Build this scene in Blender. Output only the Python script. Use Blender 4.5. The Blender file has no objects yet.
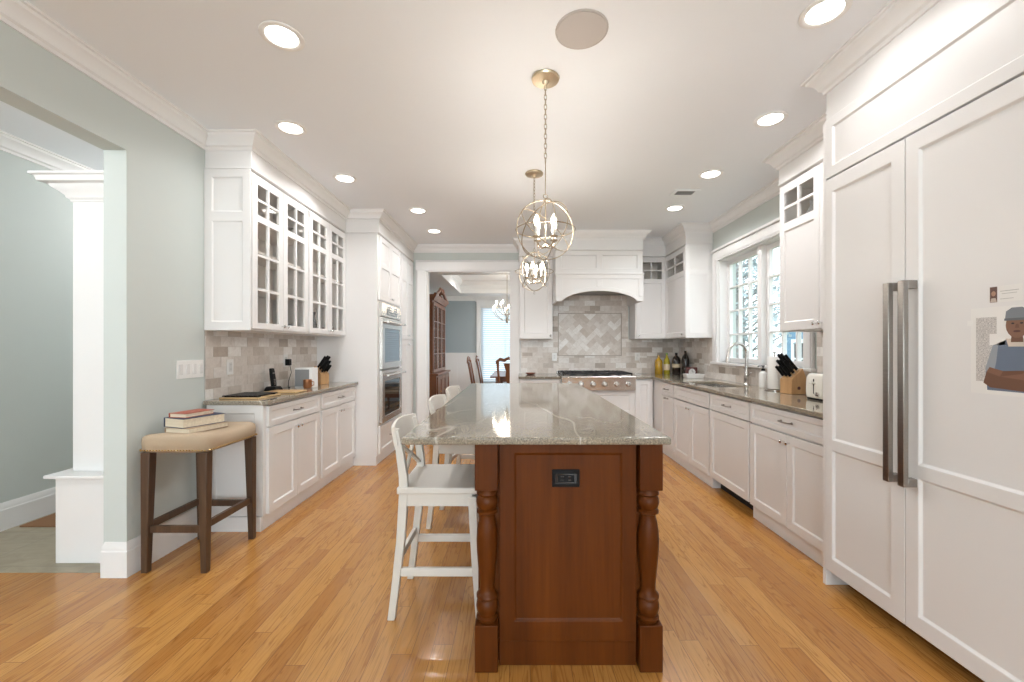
import bpy, bmesh, math, random
from mathutils import Vector, Matrix

S = bpy.context.scene
COL = S.collection
R = math.radians
random.seed(7)

# ------------------------------------------------------------------ camera, sky, lights, exposure
F_PX, W_PX = 420.0, 1024.0
cam_data = bpy.data.cameras.new('camera')
cam_data.sensor_width = 36.0
cam_data.lens = F_PX / W_PX * 36.0
cam_data.shift_x = -5.0 / W_PX
cam_data.shift_y = 7.0 / W_PX
cam_data.clip_start = 0.02
cam = bpy.data.objects.new('camera', cam_data)
COL.objects.link(cam)
cam.location = (0, 0, 1.29)
cam.rotation_euler = (R(90), 0, 0)
S.camera = cam

S.view_settings.view_transform = 'Standard'
S.view_settings.look = 'None'
S.view_settings.gamma = 1.0
S.view_settings.use_curve_mapping = False
S.view_settings.exposure = 0.0

world = bpy.data.worlds.new('sky')
S.world = world
world.use_nodes = True
wn = world.node_tree.nodes
wl = world.node_tree.links
wbg = wn['Background']
wtc = wn.new('ShaderNodeTexCoord')
wsep = wn.new('ShaderNodeSeparateXYZ')
wramp = wn.new('ShaderNodeValToRGB')
wl.new(wtc.outputs['Generated'], wsep.inputs[0])
wl.new(wsep.outputs['Z'], wramp.inputs[0])
wramp.color_ramp.elements[0].position = 0.0
wramp.color_ramp.elements[0].color = (0.86, 0.92, 0.97, 1)
wramp.color_ramp.elements[1].position = 0.7
wramp.color_ramp.elements[1].color = (0.80, 0.89, 1.0, 1)
wl.new(wramp.outputs[0], wbg.inputs[0])
wbg.inputs[1].default_value = 3.0

DOWNLIGHT_W = 7.0
PENDANT_W = 16.0
REAR_FILL_W = 150.0
DINING_FILL_W = 95.0
HALL_FILL_W = 60.0
HALL_GLOBE_FILL_W = 25.0
WARM = (0.97, 0.965, 0.97)
DAY = (0.90, 0.955, 1.0)

def area_light(name, loc, rot, sx, sy, watts, color):
    d = bpy.data.lights.new(name, 'AREA')
    d.shape = 'RECTANGLE'; d.size = sx; d.size_y = sy
    d.energy = watts; d.color = color
    o = bpy.data.objects.new(name, d)
    COL.objects.link(o); o.location = loc; o.rotation_euler = rot
    return o

# added fill daylight at unseen window openings; the sink window has only a portal
area_light('rear_fill_daylight', (0.0, -3.24, 1.55), (R(90), 0, 0), 3.3, 1.7, REAR_FILL_W, DAY)
portal = area_light('sink_window_portal', (2.60, 4.20, 1.72), (0, R(90), 0), 1.2, 1.5, 1.0, DAY)
portal.data.cycles.is_portal = True
area_light('dining_fill_daylight', (2.72, 8.2, 1.5), (0, R(90), 0), 1.5, 1.6, DINING_FILL_W, DAY)
area_light('hall_fill_daylight', (-3.0, -3.24, 1.55), (R(90), 0, 0), 0.9, 1.7, HALL_FILL_W, DAY)

# ------------------------------------------------------------------ materials
MATS = {}
def mat(name, color=(0.8, 0.8, 0.8), rough=0.5, metal=0.0, build=None, coat=0.0, emit=None, es=0.0, spec=None):
    m = bpy.data.materials.new(name); m.use_nodes = True
    nt = m.node_tree; b = nt.nodes['Principled BSDF']
    b.inputs['Base Color'].default_value = (*color, 1)
    b.inputs['Roughness'].default_value = rough
    b.inputs['Metallic'].default_value = metal
    if coat: b.inputs['Coat Weight'].default_value = coat; b.inputs['Coat Roughness'].default_value = 0.08
    if emit: b.inputs['Emission Color'].default_value = (*emit, 1); b.inputs['Emission Strength'].default_value = es
    if spec is not None: b.inputs['Specular IOR Level'].default_value = spec
    if build: build(nt, b)
    MATS[name] = m
    return m

def N(nt, t, **kw):
    n = nt.nodes.new(t)
    for k, v in kw.items(): setattr(n, k, v)
    return n

def coords(nt, scale=(1, 1, 1), rot=(0, 0, 0)):
    tc = N(nt, 'ShaderNodeTexCoord'); mp = N(nt, 'ShaderNodeMapping')
    mp.inputs['Scale'].default_value = scale; mp.inputs['Rotation'].default_value = rot
    nt.links.new(tc.outputs['Object'], mp.inputs['Vector'])
    return mp.outputs['Vector']

def noise(nt, vec, scale, detail=4, rough=0.55, dist=0.0):
    n = N(nt, 'ShaderNodeTexNoise')
    n.inputs['Scale'].default_value = scale; n.inputs['Detail'].default_value = detail
    n.inputs['Roughness'].default_value = rough; n.inputs['Distortion'].default_value = dist
    nt.links.new(vec, n.inputs['Vector'])
    return n.outputs['Fac']

def ramp(nt, fac, stops):
    r = N(nt, 'ShaderNodeValToRGB'); e = r.color_ramp.elements
    while len(e) < len(stops): e.new(0.5)
    for k, (p, c) in enumerate(stops):
        e[k].position = p; e[k].color = (*c, 1) if len(c) == 3 else c
    nt.links.new(fac, r.inputs[0])
    return r.outputs[0]

def mix(nt, a, b, fac, mode='MIX'):
    m = N(nt, 'ShaderNodeMix', data_type='RGBA', blend_type=mode)
    for sock, v in ((m.inputs[0], fac), (m.inputs[6], a), (m.inputs[7], b)):
        if hasattr(v, 'links') or hasattr(v, 'is_linked'): nt.links.new(v, sock)
        elif isinstance(v, tuple): sock.default_value = (*v, 1)
        else: sock.default_value = v
    return m.outputs[2]

def bump(nt, b, h, strength=0.1, dist=0.002):
    bp = N(nt, 'ShaderNodeBump'); bp.inputs['Strength'].default_value = strength
    bp.inputs['Distance'].default_value = dist
    nt.links.new(h, bp.inputs['Height']); nt.links.new(bp.outputs[0], b.inputs['Normal'])

def paint(c, var=0.02):
    def f(nt, b):
        n = noise(nt, coords(nt), 1.3, 3)
        d = tuple(max(0, x - var) for x in c)
        nt.links.new(ramp(nt, n, [(0.3, d), (0.7, c)]), b.inputs['Base Color'])
    return f

def wood(dark, light, axis=2, scale=6, stretch=0.07, ringy=0.5):
    def f(nt, b):
        sc = [1, 1, 1]; sc[axis] = stretch
        v = coords(nt, tuple(sc))
        n1 = noise(nt, v, scale, 5, 0.6, 0.6)
        n2 = noise(nt, v, scale * 9, 3, 0.6)
        c1 = ramp(nt, n1, [(0.28, dark), (0.72, light)])
        c2 = ramp(nt, n2, [(0.35, (0.72, 0.70, 0.68)), (0.65, (1, 1, 1))])
        nt.links.new(mix(nt, c1, c2, ringy, 'MULTIPLY'), b.inputs['Base Color'])
    return f

def oak_floor(nt, b):
    tc = N(nt, 'ShaderNodeTexCoord')
    sep = N(nt, 'ShaderNodeSeparateXYZ'); cmb = N(nt, 'ShaderNodeCombineXYZ')
    nt.links.new(tc.outputs['Object'], sep.inputs[0])
    rw = N(nt, 'ShaderNodeMath', operation='DIVIDE'); rw.inputs[1].default_value = 0.083
    rf = N(nt, 'ShaderNodeMath', operation='FLOOR'); rn = N(nt, 'ShaderNodeTexWhiteNoise', noise_dimensions='1D')
    ro = N(nt, 'ShaderNodeMath', operation='MULTIPLY_ADD'); ro.inputs[1].default_value = 3.7
    nt.links.new(sep.outputs['X'], rw.inputs[0]); nt.links.new(rw.outputs[0], rf.inputs[0]); nt.links.new(rf.outputs[0], rn.inputs['W'])
    nt.links.new(rn.outputs['Value'], ro.inputs[0]); nt.links.new(sep.outputs['Y'], ro.inputs[2])
    nt.links.new(ro.outputs[0], cmb.inputs['X']); nt.links.new(sep.outputs['X'], cmb.inputs['Y'])
    br = N(nt, 'ShaderNodeTexBrick')
    br.offset = 0.0; br.offset_frequency = 2; br.squash = 1.0
    br.inputs['Scale'].default_value = 1.0
    br.inputs['Brick Width'].default_value = 1.25
    br.inputs['Row Height'].default_value = 0.083
    br.inputs['Mortar Size'].default_value = 0.0011
    br.inputs['Mortar Smooth'].default_value = 0.0
    br.inputs['Bias'].default_value = -0.1
    br.inputs['Color1'].default_value = (0.0, 0.0, 0.0, 1)
    br.inputs['Color2'].default_value = (1, 1, 1, 1)
    br.inputs['Mortar'].default_value = (0.5, 0.5, 0.5, 1)
    nt.links.new(cmb.outputs[0], br.inputs['Vector'])
    tone = ramp(nt, br.outputs['Color'], [(0.0, (0.43, 0.185, 0.040)), (0.5, (0.51, 0.238, 0.057)), (1.0, (0.58, 0.292, 0.078))])
    # grain shifted per plank
    add = N(nt, 'ShaderNodeVectorMath', operation='MULTIPLY_ADD')
    nt.links.new(br.outputs['Color'], add.inputs[0]); add.inputs[1].default_value = (7.3, 3.1, 0)
    nt.links.new(tc.outputs['Object'], add.inputs[2])
    mp = N(nt, 'ShaderNodeMapping'); mp.inputs['Scale'].default_value = (1, 0.07, 1)
    nt.links.new(add.outputs[0], mp.inputs['Vector'])
    w = N(nt, 'ShaderNodeTexNoise'); w.inputs['Scale'].default_value = 16; w.inputs['Detail'].default_value = 3
    w.inputs['Distortion'].default_value = 1.2
    nt.links.new(mp.outputs[0], w.inputs['Vector'])
    mul = N(nt, 'ShaderNodeMath', operation='MULTIPLY'); mul.inputs[1].default_value = 7.0
    fr = N(nt, 'ShaderNodeMath', operation='FRACT')
    nt.links.new(w.outputs['Fac'], mul.inputs[0]); nt.links.new(mul.outputs[0], fr.inputs[0])
    g = ramp(nt, fr.outputs[0], [(0.0, (0.64, 0.55, 0.45)), (0.22, (1, 1, 1)), (0.88, (1.0, 1.0, 1.0)), (1.0, (0.64, 0.55, 0.45))])
    fine = ramp(nt, noise(nt, mp.outputs[0], 120, 2), [(0.35, (0.88, 0.86, 0.84)), (0.6, (1, 1, 1))])
    c = mix(nt, mix(nt, tone, g, 0.8, 'MULTIPLY'), fine, 0.8, 'MULTIPLY')
    c = mix(nt, c, (0.20, 0.09, 0.03), br.outputs['Fac'])
    nt.links.new(c, b.inputs['Base Color'])

def granite(nt, b):
    v = coords(nt)
    n1 = noise(nt, v, 150, 4, 0.8)
    n2 = noise(nt, v, 6, 4, 0.6, 0.4)
    sp = ramp(nt, n1, [(0.30, (0.085, 0.08, 0.07)), (0.44, (0.235, 0.205, 0.16)), (0.58, (0.37, 0.32, 0.25)), (0.72, (0.60, 0.55, 0.46))])
    cl = ramp(nt, n2, [(0.35, (0.84, 0.85, 0.86)), (0.65, (1.0, 0.98, 0.95))])
    c = mix(nt, sp, cl, 0.8, 'MULTIPLY')
    # long pale veins running diagonally over the slab
    vc = coords(nt, (1.5, 0.42, 1.0), (0, 0, 0.62))
    for sc, wd, amt in ((0.9, 0.0045, 0.7), (1.7, 0.003, 0.35)):
        nv = noise(nt, vc, sc, 3, 0.45, 0.2)
        su = N(nt, 'ShaderNodeMath', operation='SUBTRACT'); su.inputs[1].default_value = 0.5
        ab = N(nt, 'ShaderNodeMath', operation='ABSOLUTE')
        nt.links.new(nv, su.inputs[0]); nt.links.new(su.outputs[0], ab.inputs[0])
        c = mix(nt, c, (0.66, 0.63, 0.56), ramp(nt, ab.outputs[0], [(0.0, (amt,) * 3), (wd, (0, 0, 0)), (1.0, (0, 0, 0))]))
    nt.links.new(c, b.inputs['Base Color'])

def stone_tile(nt, b):
    a = N(nt, 'ShaderNodeAttribute', attribute_name='tone')
    t = ramp(nt, a.outputs['Fac'], [(0.0, (0.42, 0.35, 0.29)), (0.3, (0.66, 0.59, 0.53)), (1.0, (0.93, 0.91, 0.885))])
    n = ramp(nt, noise(nt, coords(nt), 22, 5, 0.65, 0.8), [(0.3, (0.84, 0.82, 0.80)), (0.6, (1, 1, 1))])
    nt.links.new(mix(nt, t, n, 0.9, 'MULTIPLY'), b.inputs['Base Color'])

def hall_tile(nt, b):
    br = N(nt, 'ShaderNodeTexBrick'); br.offset = 0.5
    br.inputs['Scale'].default_value = 1.0; br.inputs['Brick Width'].default_value = 0.45
    br.inputs['Row Height'].default_value = 0.45; br.inputs['Mortar Size'].default_value = 0.004
    br.inputs['Color1'].default_value = (0.33, 0.285, 0.205, 1); br.inputs['Color2'].default_value = (0.38, 0.33, 0.24, 1)
    br.inputs['Mortar'].default_value = (0.30, 0.27, 0.21, 1)
    nt.links.new(coords(nt), br.inputs['Vector'])
    n = ramp(nt, noise(nt, coords(nt, (1, 2.2, 1)), 5, 6, 0.65, 1.0), [(0.3, (0.72, 0.70, 0.66)), (0.65, (1, 1, 1))])
    nt.links.new(mix(nt, br.outputs['Color'], n, 0.9, 'MULTIPLY'), b.inputs['Base Color'])

def linen(c):
    def f(nt, b):
        n = noise(nt, coords(nt), 420, 2)
        nt.links.new(ramp(nt, n, [(0.3, tuple(x * 0.82 for x in c)), (0.7, c)]), b.inputs['Base Color'])
        bump(nt, b, n, 0.25, 0.001)
    return f

def brushed(c):
    def f(nt, b):
        n = noise(nt, coords(nt, (60, 2, 60)), 4, 3)
        nt.links.new(ramp(nt, n, [(0.3, tuple(x * 0.88 for x in c)), (0.7, c)]), b.inputs['Base Color'])
    return f

def attr_print(nt, b):
    a = N(nt, 'ShaderNodeAttribute', attribute_name='ink')
    nt.links.new(a.outputs['Color'], b.inputs['Base Color'])

def newsprint(nt, b):
    n = noise(nt, coords(nt, (1, 1, 4)), 190, 2)
    nt.links.new(ramp(nt, n, [(0.42, (0.36, 0.34, 0.33)), (0.56, (0.70, 0.67, 0.64))]), b.inputs['Base Color'])

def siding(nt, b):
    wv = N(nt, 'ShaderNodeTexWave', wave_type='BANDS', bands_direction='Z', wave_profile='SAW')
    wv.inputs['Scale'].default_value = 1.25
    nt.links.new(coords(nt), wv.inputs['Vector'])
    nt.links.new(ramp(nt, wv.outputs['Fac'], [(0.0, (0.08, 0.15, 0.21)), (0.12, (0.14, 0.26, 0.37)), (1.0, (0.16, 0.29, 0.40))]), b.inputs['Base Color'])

def clear(name, tint=(1, 1, 1), refl=1.0, rough=0.0):
    m = bpy.data.materials.new(name); m.use_nodes = True
    nt = m.node_tree; nt.nodes.clear()
    out = N(nt, 'ShaderNodeOutputMaterial'); tr = N(nt, 'ShaderNodeBsdfTransparent')
    gl = N(nt, 'ShaderNodeBsdfGlossy'); fr = N(nt, 'ShaderNodeLayerWeight'); mx = N(nt, 'ShaderNodeMixShader')
    tr.inputs[0].default_value = (*tint, 1); gl.inputs['Roughness'].default_value = rough
    fr.inputs['Blend'].default_value = 0.5
    pw = N(nt, 'ShaderNodeMath', operation='POWER'); pw.inputs[1].default_value = 5.0
    mu = N(nt, 'ShaderNodeMath', operation='MULTIPLY_ADD'); mu.inputs[1].default_value = 0.90 * refl; mu.inputs[2].default_value = 0.04 * refl
    nt.links.new(fr.outputs['Facing'], pw.inputs[0]); nt.links.new(pw.outputs[0], mu.inputs[0]); nt.links.new(mu.outputs[0], mx.inputs[0])
    nt.links.new(tr.outputs[0], mx.inputs[1]); nt.links.new(gl.outputs[0], mx.inputs[2])
    nt.links.new(mx.outputs[0], out.inputs[0])
    MATS[name] = m

def translucent(name, c, amount):
    m = bpy.data.materials.new(name); m.use_nodes = True
    nt = m.node_tree; nt.nodes.clear()
    out = N(nt, 'ShaderNodeOutputMaterial'); d = N(nt, 'ShaderNodeBsdfDiffuse'); t = N(nt, 'ShaderNodeBsdfTranslucent')
    mx = N(nt, 'ShaderNodeMixShader'); mx.inputs[0].default_value = amount
    d.inputs[0].default_value = (*c, 1); t.inputs[0].default_value = (*c, 1)
    nt.links.new(d.outputs[0], mx.inputs[1]); nt.links.new(t.outputs[0], mx.inputs[2]); nt.links.new(mx.outputs[0], out.inputs[0])
    MATS[name] = m

mat('white_paint', (0.80, 0.785, 0.77), 0.38, build=paint((0.80, 0.785, 0.775), 0.012))
mat('trim_paint', (0.82, 0.81, 0.80), 0.35, build=paint((0.82, 0.81, 0.80), 0.012))
mat('cabinet_inside', (0.86, 0.81, 0.76), 0.6, build=paint((0.86, 0.81, 0.76), 0.015))
mat('ceiling_paint', (0.82, 0.80, 0.785), 0.85, build=paint((0.85, 0.875, 0.905), 0.010))
mat('sage_paint', (0.56, 0.60, 0.57), 0.7, build=paint((0.575, 0.615, 0.590), 0.012))
mat('grey_paint', (0.40, 0.44, 0.45), 0.7, build=paint((0.37, 0.42, 0.44), 0.012))
mat('oak_floor', rough=0.27, build=oak_floor, coat=0.25)
mat('hall_tile', rough=0.4, build=hall_tile)
mat('granite', rough=0.07, build=granite, coat=0.3)
mat('stone_tile', rough=0.35, build=stone_tile)
mat('grout', (0.66, 0.62, 0.57), 0.8, build=paint((0.66, 0.62, 0.57)))
mat('cherry', rough=0.36, build=wood((0.066, 0.015, 0.002), (0.155, 0.042, 0.006), 2, 5, 0.06, 0.6), spec=0.16)
mat('walnut', rough=0.42, build=wood((0.050, 0.026, 0.014), (0.115, 0.062, 0.034), 2, 12, 0.08, 0.7))
mat('hutch_wood', rough=0.3, build=wood((0.11, 0.034, 0.012), (0.29, 0.100, 0.033), 2, 5, 0.08, 0.6), coat=0.3)
mat('beech', rough=0.45, build=wood((0.48, 0.26, 0.11), (0.66, 0.40, 0.19), 2, 12, 0.1, 0.4))
mat('bamboo', rough=0.45, build=wood((0.48, 0.30, 0.13), (0.66, 0.46, 0.24), 0, 12, 0.1, 0.4))
mat('stool_white', (0.74, 0.70, 0.64), 0.4, build=paint((0.74, 0.705, 0.65), 0.02))
mat('linen', rough=0.9, build=linen((0.47, 0.36, 0.25)))
mat('steel', (0.62, 0.60, 0.58), 0.27, 1.0, build=brushed((0.66, 0.63, 0.60)))
mat('dark_steel', (0.30, 0.29, 0.28), 0.35, 1.0, build=brushed((0.30, 0.28, 0.26)))
mat('handle_nickel', (0.40, 0.35, 0.31), 0.36, 1.0, build=brushed((0.37, 0.345, 0.32)))
mat('chrome', (0.80, 0.80, 0.80), 0.12, 1.0)
mat('champagne', (0.62, 0.50, 0.34), 0.32, 1.0, build=brushed((0.66, 0.54, 0.38)))
mat('champagne_dark', (0.40, 0.33, 0.25), 0.35, 1.0, build=brushed((0.45, 0.38, 0.29)))
mat('brass', (0.55, 0.38, 0.16), 0.3, 1.0)
mat('black_iron', (0.018, 0.018, 0.020), 0.5)
mat('black_plastic', (0.008, 0.008, 0.009), 0.35, spec=0.15)
mat('black_gloss', (0.010, 0.010, 0.012), 0.06)
mat('oven_glass', (0.012, 0.012, 0.014), 0.03, spec=1.0)
mat('shadow_black', (0.03, 0.025, 0.02), 0.8)
mat('white_plastic', (0.84, 0.83, 0.81), 0.35)
mat('cream_plastic', (0.80, 0.77, 0.70), 0.25, coat=0.4)
mat('speaker_mesh', (0.50, 0.46, 0.43), 0.8)
mat('vent_grey', (0.25, 0.25, 0.25), 0.6)
mat('paper', (0.83, 0.815, 0.79), 0.6)
mat('page_block', rough=0.8, build=wood((0.62, 0.52, 0.38), (0.80, 0.70, 0.54), 0, 8, 0.05, 0.5))
mat('newsprint', rough=0.8, build=newsprint)
mat('book_red', (0.36, 0.09, 0.05), 0.5)
mat('book_navy', (0.035, 0.05, 0.10), 0.5)
mat('book_tan', (0.42, 0.30, 0.20), 0.5)
mat('printed', rough=0.5, build=attr_print)
mat('oil', (0.42, 0.24, 0.012), 0.08, coat=0.5)
mat('oil_green', (0.36, 0.30, 0.02), 0.08, coat=0.5)
mat('bottle_dark', (0.020, 0.012, 0.010), 0.08, coat=0.5)
mat('label_cream', (0.62, 0.52, 0.36), 0.5)
mat('label_green', (0.18, 0.35, 0.08), 0.5)
mat('maroon', (0.10, 0.025, 0.025), 0.4)
mat('ceramic', (0.80, 0.79, 0.77), 0.2, coat=0.4)
mat('terracotta', (0.30, 0.10, 0.06), 0.4)
mat('copper', (0.52, 0.24, 0.12), 0.3, 1.0)
mat('rug', rough=0.95, build=linen((0.26, 0.13, 0.06)))
mat('downlight_lens', (1, 1, 1), 0.4, emit=(1.0, 0.96, 0.90), es=9.0)
mat('bulb', (1, 1, 1), 0.3, emit=(1.0, 0.88, 0.70), es=22.0)
mat('house_siding', rough=0.7, build=siding)
mat('house_trim', (0.85, 0.86, 0.88), 0.6)
mat('roof_grey', (0.16, 0.17, 0.18), 0.8)
mat('bark', rough=0.9, build=wood((0.30, 0.29, 0.28), (0.48, 0.46, 0.44), 2, 10, 0.2))
mat('leaf', (0.30, 0.36, 0.34), 0.8, build=paint((0.50, 0.57, 0.57), 0.18))
mat('lawn', (0.16, 0.24, 0.10), 0.9, build=paint((0.20, 0.28, 0.12), 0.07))
clear('window_glass', (0.97, 0.99, 0.99), 0.6)
clear('cabinet_glass', (0.985, 0.98, 0.97), 0.9)
clear('clear_plastic', (0.90, 0.90, 0.90), 1.0)
translucent('blind', (0.86, 0.92, 0.96), 0.45)

# ------------------------------------------------------------------ mesh helpers
class MB:
    def __init__(self):
        self.bm = bmesh.new(); self.layer = None; self.kind = None
    def v(self, p): return self.bm.verts.new(p)
    def f(self, vs):
        try: return self.bm.faces.new(vs)
        except ValueError: return None
    def poly(self, pts): return self.f([self.v(p) for p in pts])
    def box(self, x0, x1, y0, y1, z0, z1, mp=None):
        P = [(x, y, z) for z in (z0, z1) for y in (y0, y1) for x in (x0, x1)]
        if mp: P = [mp(*p) for p in P]
        q = [self.v(p) for p in P]
        for a in ((0, 2, 3, 1), (4, 5, 7, 6), (0, 1, 5, 4), (2, 6, 7, 3), (0, 4, 6, 2), (1, 3, 7, 5)): self.f([q[i] for i in a])
        return self
    def loft(self, loops, closed=False):
        rows = [[self.v(p) for p in L] for L in loops]
        n = len(rows[0]); m = len(rows)
        for i in range(m if closed else m - 1):
            a, b = rows[i], rows[(i + 1) % m]
            for j in range(n): self.f([a[j], a[(j + 1) % n], b[(j + 1) % n], b[j]])
        if not closed: self.f(rows[0][::-1]); self.f(rows[-1])
        return self
    def leg(self, secs):                    # horizontal rectangular sections (x, y, z, half x, half y)
        return self.loft([[(x - a, y - b, z), (x + a, y - b, z), (x + a, y + b, z), (x - a, y + b, z)] for x, y, z, a, b in secs])
    def prism(self, pts, mp, a, b):         # 2-D outline extruded between w = a and w = b
        return self.loft([[mp(u, v, a) for u, v in pts], [mp(u, v, b) for u, v in pts]])
    def cyl(self, p0, p1, r0, r1=None, n=16):
        r1 = r0 if r1 is None else r1
        p0, p1 = Vector(p0), Vector(p1); d = (p1 - p0).normalized()
        a = d.orthogonal().normalized(); b = d.cross(a)
        L = lambda p, r: [p + (a * math.cos(t) + b * math.sin(t)) * r for t in [2 * math.pi * k / n for k in range(n)]]
        return self.loft([L(p0, r0), L(p1, r1)])
    def lathe(self, prof, c=(0, 0, 0), n=24, mp=None):   # prof [(r, z)], about the z axis through c
        L = []
        for r, z in prof:
            ring = [(c[0] + max(r, 1e-4) * math.cos(2 * math.pi * k / n), c[1] + max(r, 1e-4) * math.sin(2 * math.pi * k / n), c[2] + z) for k in range(n)]
            L.append([mp(*p) for p in ring] if mp else ring)
        return self.loft(L)
    def tube(self, pts, r, n=8, closed=False):
        pts = [Vector(p) for p in pts]; m = len(pts); L = []; prev = None
        for i in range(m):
            if closed: d = pts[(i + 1) % m] - pts[i - 1]
            else: d = pts[min(i + 1, m - 1)] - pts[max(i - 1, 0)]
            d.normalize()
            a = d.orthogonal().normalized() if prev is None else (prev - d * prev.dot(d)).normalized()
            prev = a; b = d.cross(a); rr = r[i] if isinstance(r, (list, tuple)) else r
            L.append([pts[i] + (a * math.cos(t) + b * math.sin(t)) * rr for t in [2 * math.pi * k / n for k in range(n)]])
        return self.loft(L, closed)
    def ball(self, c, r, sz=1.0, n=12):
        return self.lathe([(r * math.sin(math.pi * k / 8), -r * sz * math.cos(math.pi * k / 8)) for k in range(9)], c, n)
    def grid(self, mp, us, vs, w0, w1, kind, bead=0.008, rec=0.010):   # a board cut into cells: 's' solid, 'h' hole, 'r' recessed panel
        us, vs = sorted(set(us)), sorted(set(vs)); nu, nv = len(us) - 1, len(vs) - 1
        K = [[kind((us[i] + us[i + 1]) / 2, (vs[j] + vs[j + 1]) / 2) for j in range(nv)] for i in range(nu)]
        cache = {}
        def V(i, j, w):
            k = (i, j, w)
            if k not in cache: cache[k] = self.v(mp(us[i], vs[j], w))
            return cache[k]
        solid = lambda i, j: 0 <= i < nu and 0 <= j < nv and K[i][j] != 'h'
        for i in range(nu):
            for j in range(nv):
                if K[i][j] == 'h': continue
                q = [(i, j), (i + 1, j), (i + 1, j + 1), (i, j + 1)]
                self.f([V(a, b, w0) for a, b in q][::-1])
                if K[i][j] == 's': self.f([V(a, b, w1) for a, b in q])
                else:
                    u0, u1, v0, v1 = us[i], us[i + 1], vs[j], vs[j + 1]
                    o = [V(a, b, w1) for a, b in q]
                    isr = lambda a, b: 0 <= a < nu and 0 <= b < nv and K[a][b] == 'r'
                    jl, jr, jb, jt = isr(i - 1, j), isr(i + 1, j), isr(i, j - 1), isr(i, j + 1)
                    a0, a1 = u0 + (0 if jl else bead), u1 - (0 if jr else bead)
                    b0, b1 = v0 + (0 if jb else bead), v1 - (0 if jt else bead)
                    ins = [self.v(mp(u, v, w1 - rec)) for u, v in ((a0, b0), (a1, b0), (a1, b1), (a0, b1))]
                    for k, jn in enumerate((jb, jr, jt, jl)):
                        if not jn: self.f([o[k], o[(k + 1) % 4], ins[(k + 1) % 4], ins[k]])
                    self.f(ins)
                for di, dj, a, b in ((-1, 0, (i, j), (i, j + 1)), (1, 0, (i + 1, j), (i + 1, j + 1)), (0, -1, (i, j), (i + 1, j)), (0, 1, (i, j + 1), (i + 1, j + 1))):
                    if not solid(i + di, j + dj): self.f([V(*a, w0), V(*b, w0), V(*b, w1), V(*a, w1)])
        return self
    def sweep(self, path, prof, closed=False):   # prof (offset to the right of the path, z); mitred corners
        path = [Vector((p[0], p[1])) for p in path]; L = []
        m = len(path)
        for i in range(m):
            ns = []
            for a, b in ((i - 1, i), (i, i + 1)):
                if closed or (a >= 0 and b < m):
                    d = (path[b % m] - path[a % m]).normalized(); ns.append(Vector((d.y, -d.x)))
            if len(ns) == 2:
                k = ns[0] + ns[1]; k = k / (k.dot(ns[0])) if k.length > 1e-6 else ns[0]
            else: k = ns[0]
            L.append([(path[i].x + k.x * o, path[i].y + k.y * o, z) for o, z in prof])
        return self.loft(L, closed)
    def xf(self, M): bmesh.ops.transform(self.bm, matrix=M, verts=self.bm.verts); return self

def obj(name, mb, material, parent=None, bevel=0.0, segs=2, smooth=True, angle=38, recalc=True):
    bm = mb.bm
    if recalc: bmesh.ops.recalc_face_normals(bm, faces=bm.faces)
    off = Vector((0, 0, 0))
    if parent is not None:
        p = parent
        while p is not None: off += Vector(p.location); p = p.parent
        loc = Vector((0, 0, 0))
    else:
        xs = [v.co for v in bm.verts]
        lo = Vector([min(c[k] for c in xs) for k in range(3)]); hi = Vector([max(c[k] for c in xs) for k in range(3)])
        off = Vector(((lo.x + hi.x) / 2, (lo.y + hi.y) / 2, lo.z)); loc = off
    for v in bm.verts: v.co -= off
    me = bpy.data.meshes.new(name); bm.to_mesh(me); bm.free()
    if isinstance(material, str): me.materials.append(MATS[material])
    else:
        for k in material: me.materials.append(MATS[k])
    if smooth:
        for p in me.polygons: p.use_smooth = True
        me.set_sharp_from_angle(angle=R(angle))
    o = bpy.data.objects.new(name, me); COL.objects.link(o)
    o.location = loc
    if parent is not None: o.parent = parent
    if bevel:
        b = o.modifiers.new('edge', 'BEVEL'); b.width = bevel; b.segments = segs; b.limit_method = 'ANGLE'; b.angle_limit = R(40)
    return o

def tag(o, label, cat, group=None):
    o['label'] = label; o['category'] = cat
    if group: o['group'] = group
    return o

def thing(name, label, cat, loc=(0, 0, 0), group=None):
    o = bpy.data.objects.new(name, None); COL.objects.link(o)
    o.empty_display_size = 0.1; o.location = loc
    return tag(o, label, cat, group)

def struct(name, mb, material, **kw):
    o = obj(name, mb, material, **kw)
    if not kw.get('parent'): o['kind'] = 'structure'
    return o

def dup(root, loc, rz=0.0, label=None):
    def cp(o, parent):
        c = o.copy(); COL.objects.link(c)
        if parent is not None: c.parent = parent
        for ch in list(o.children): cp(ch, c)
        return c
    r = cp(root, None); r.location = loc; r.rotation_euler = (0, 0, rz)
    if label: r['label'] = label
    return r

# frames for things that face a direction: (u along, v up, w outwards from the face)
def face_px(x): return lambda u, v, w: (x + w, u, v)          # faces +X (left run); u = Y
def face_nx(x): return lambda u, v, w: (x - w, u, v)          # faces -X (right run); u = Y
def face_ny(y): return lambda u, v, w: (u, y - w, v)          # faces -Y (towards the camera); u = X
FLAT = lambda z: (lambda u, v, w: (u, v, z + w))

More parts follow.
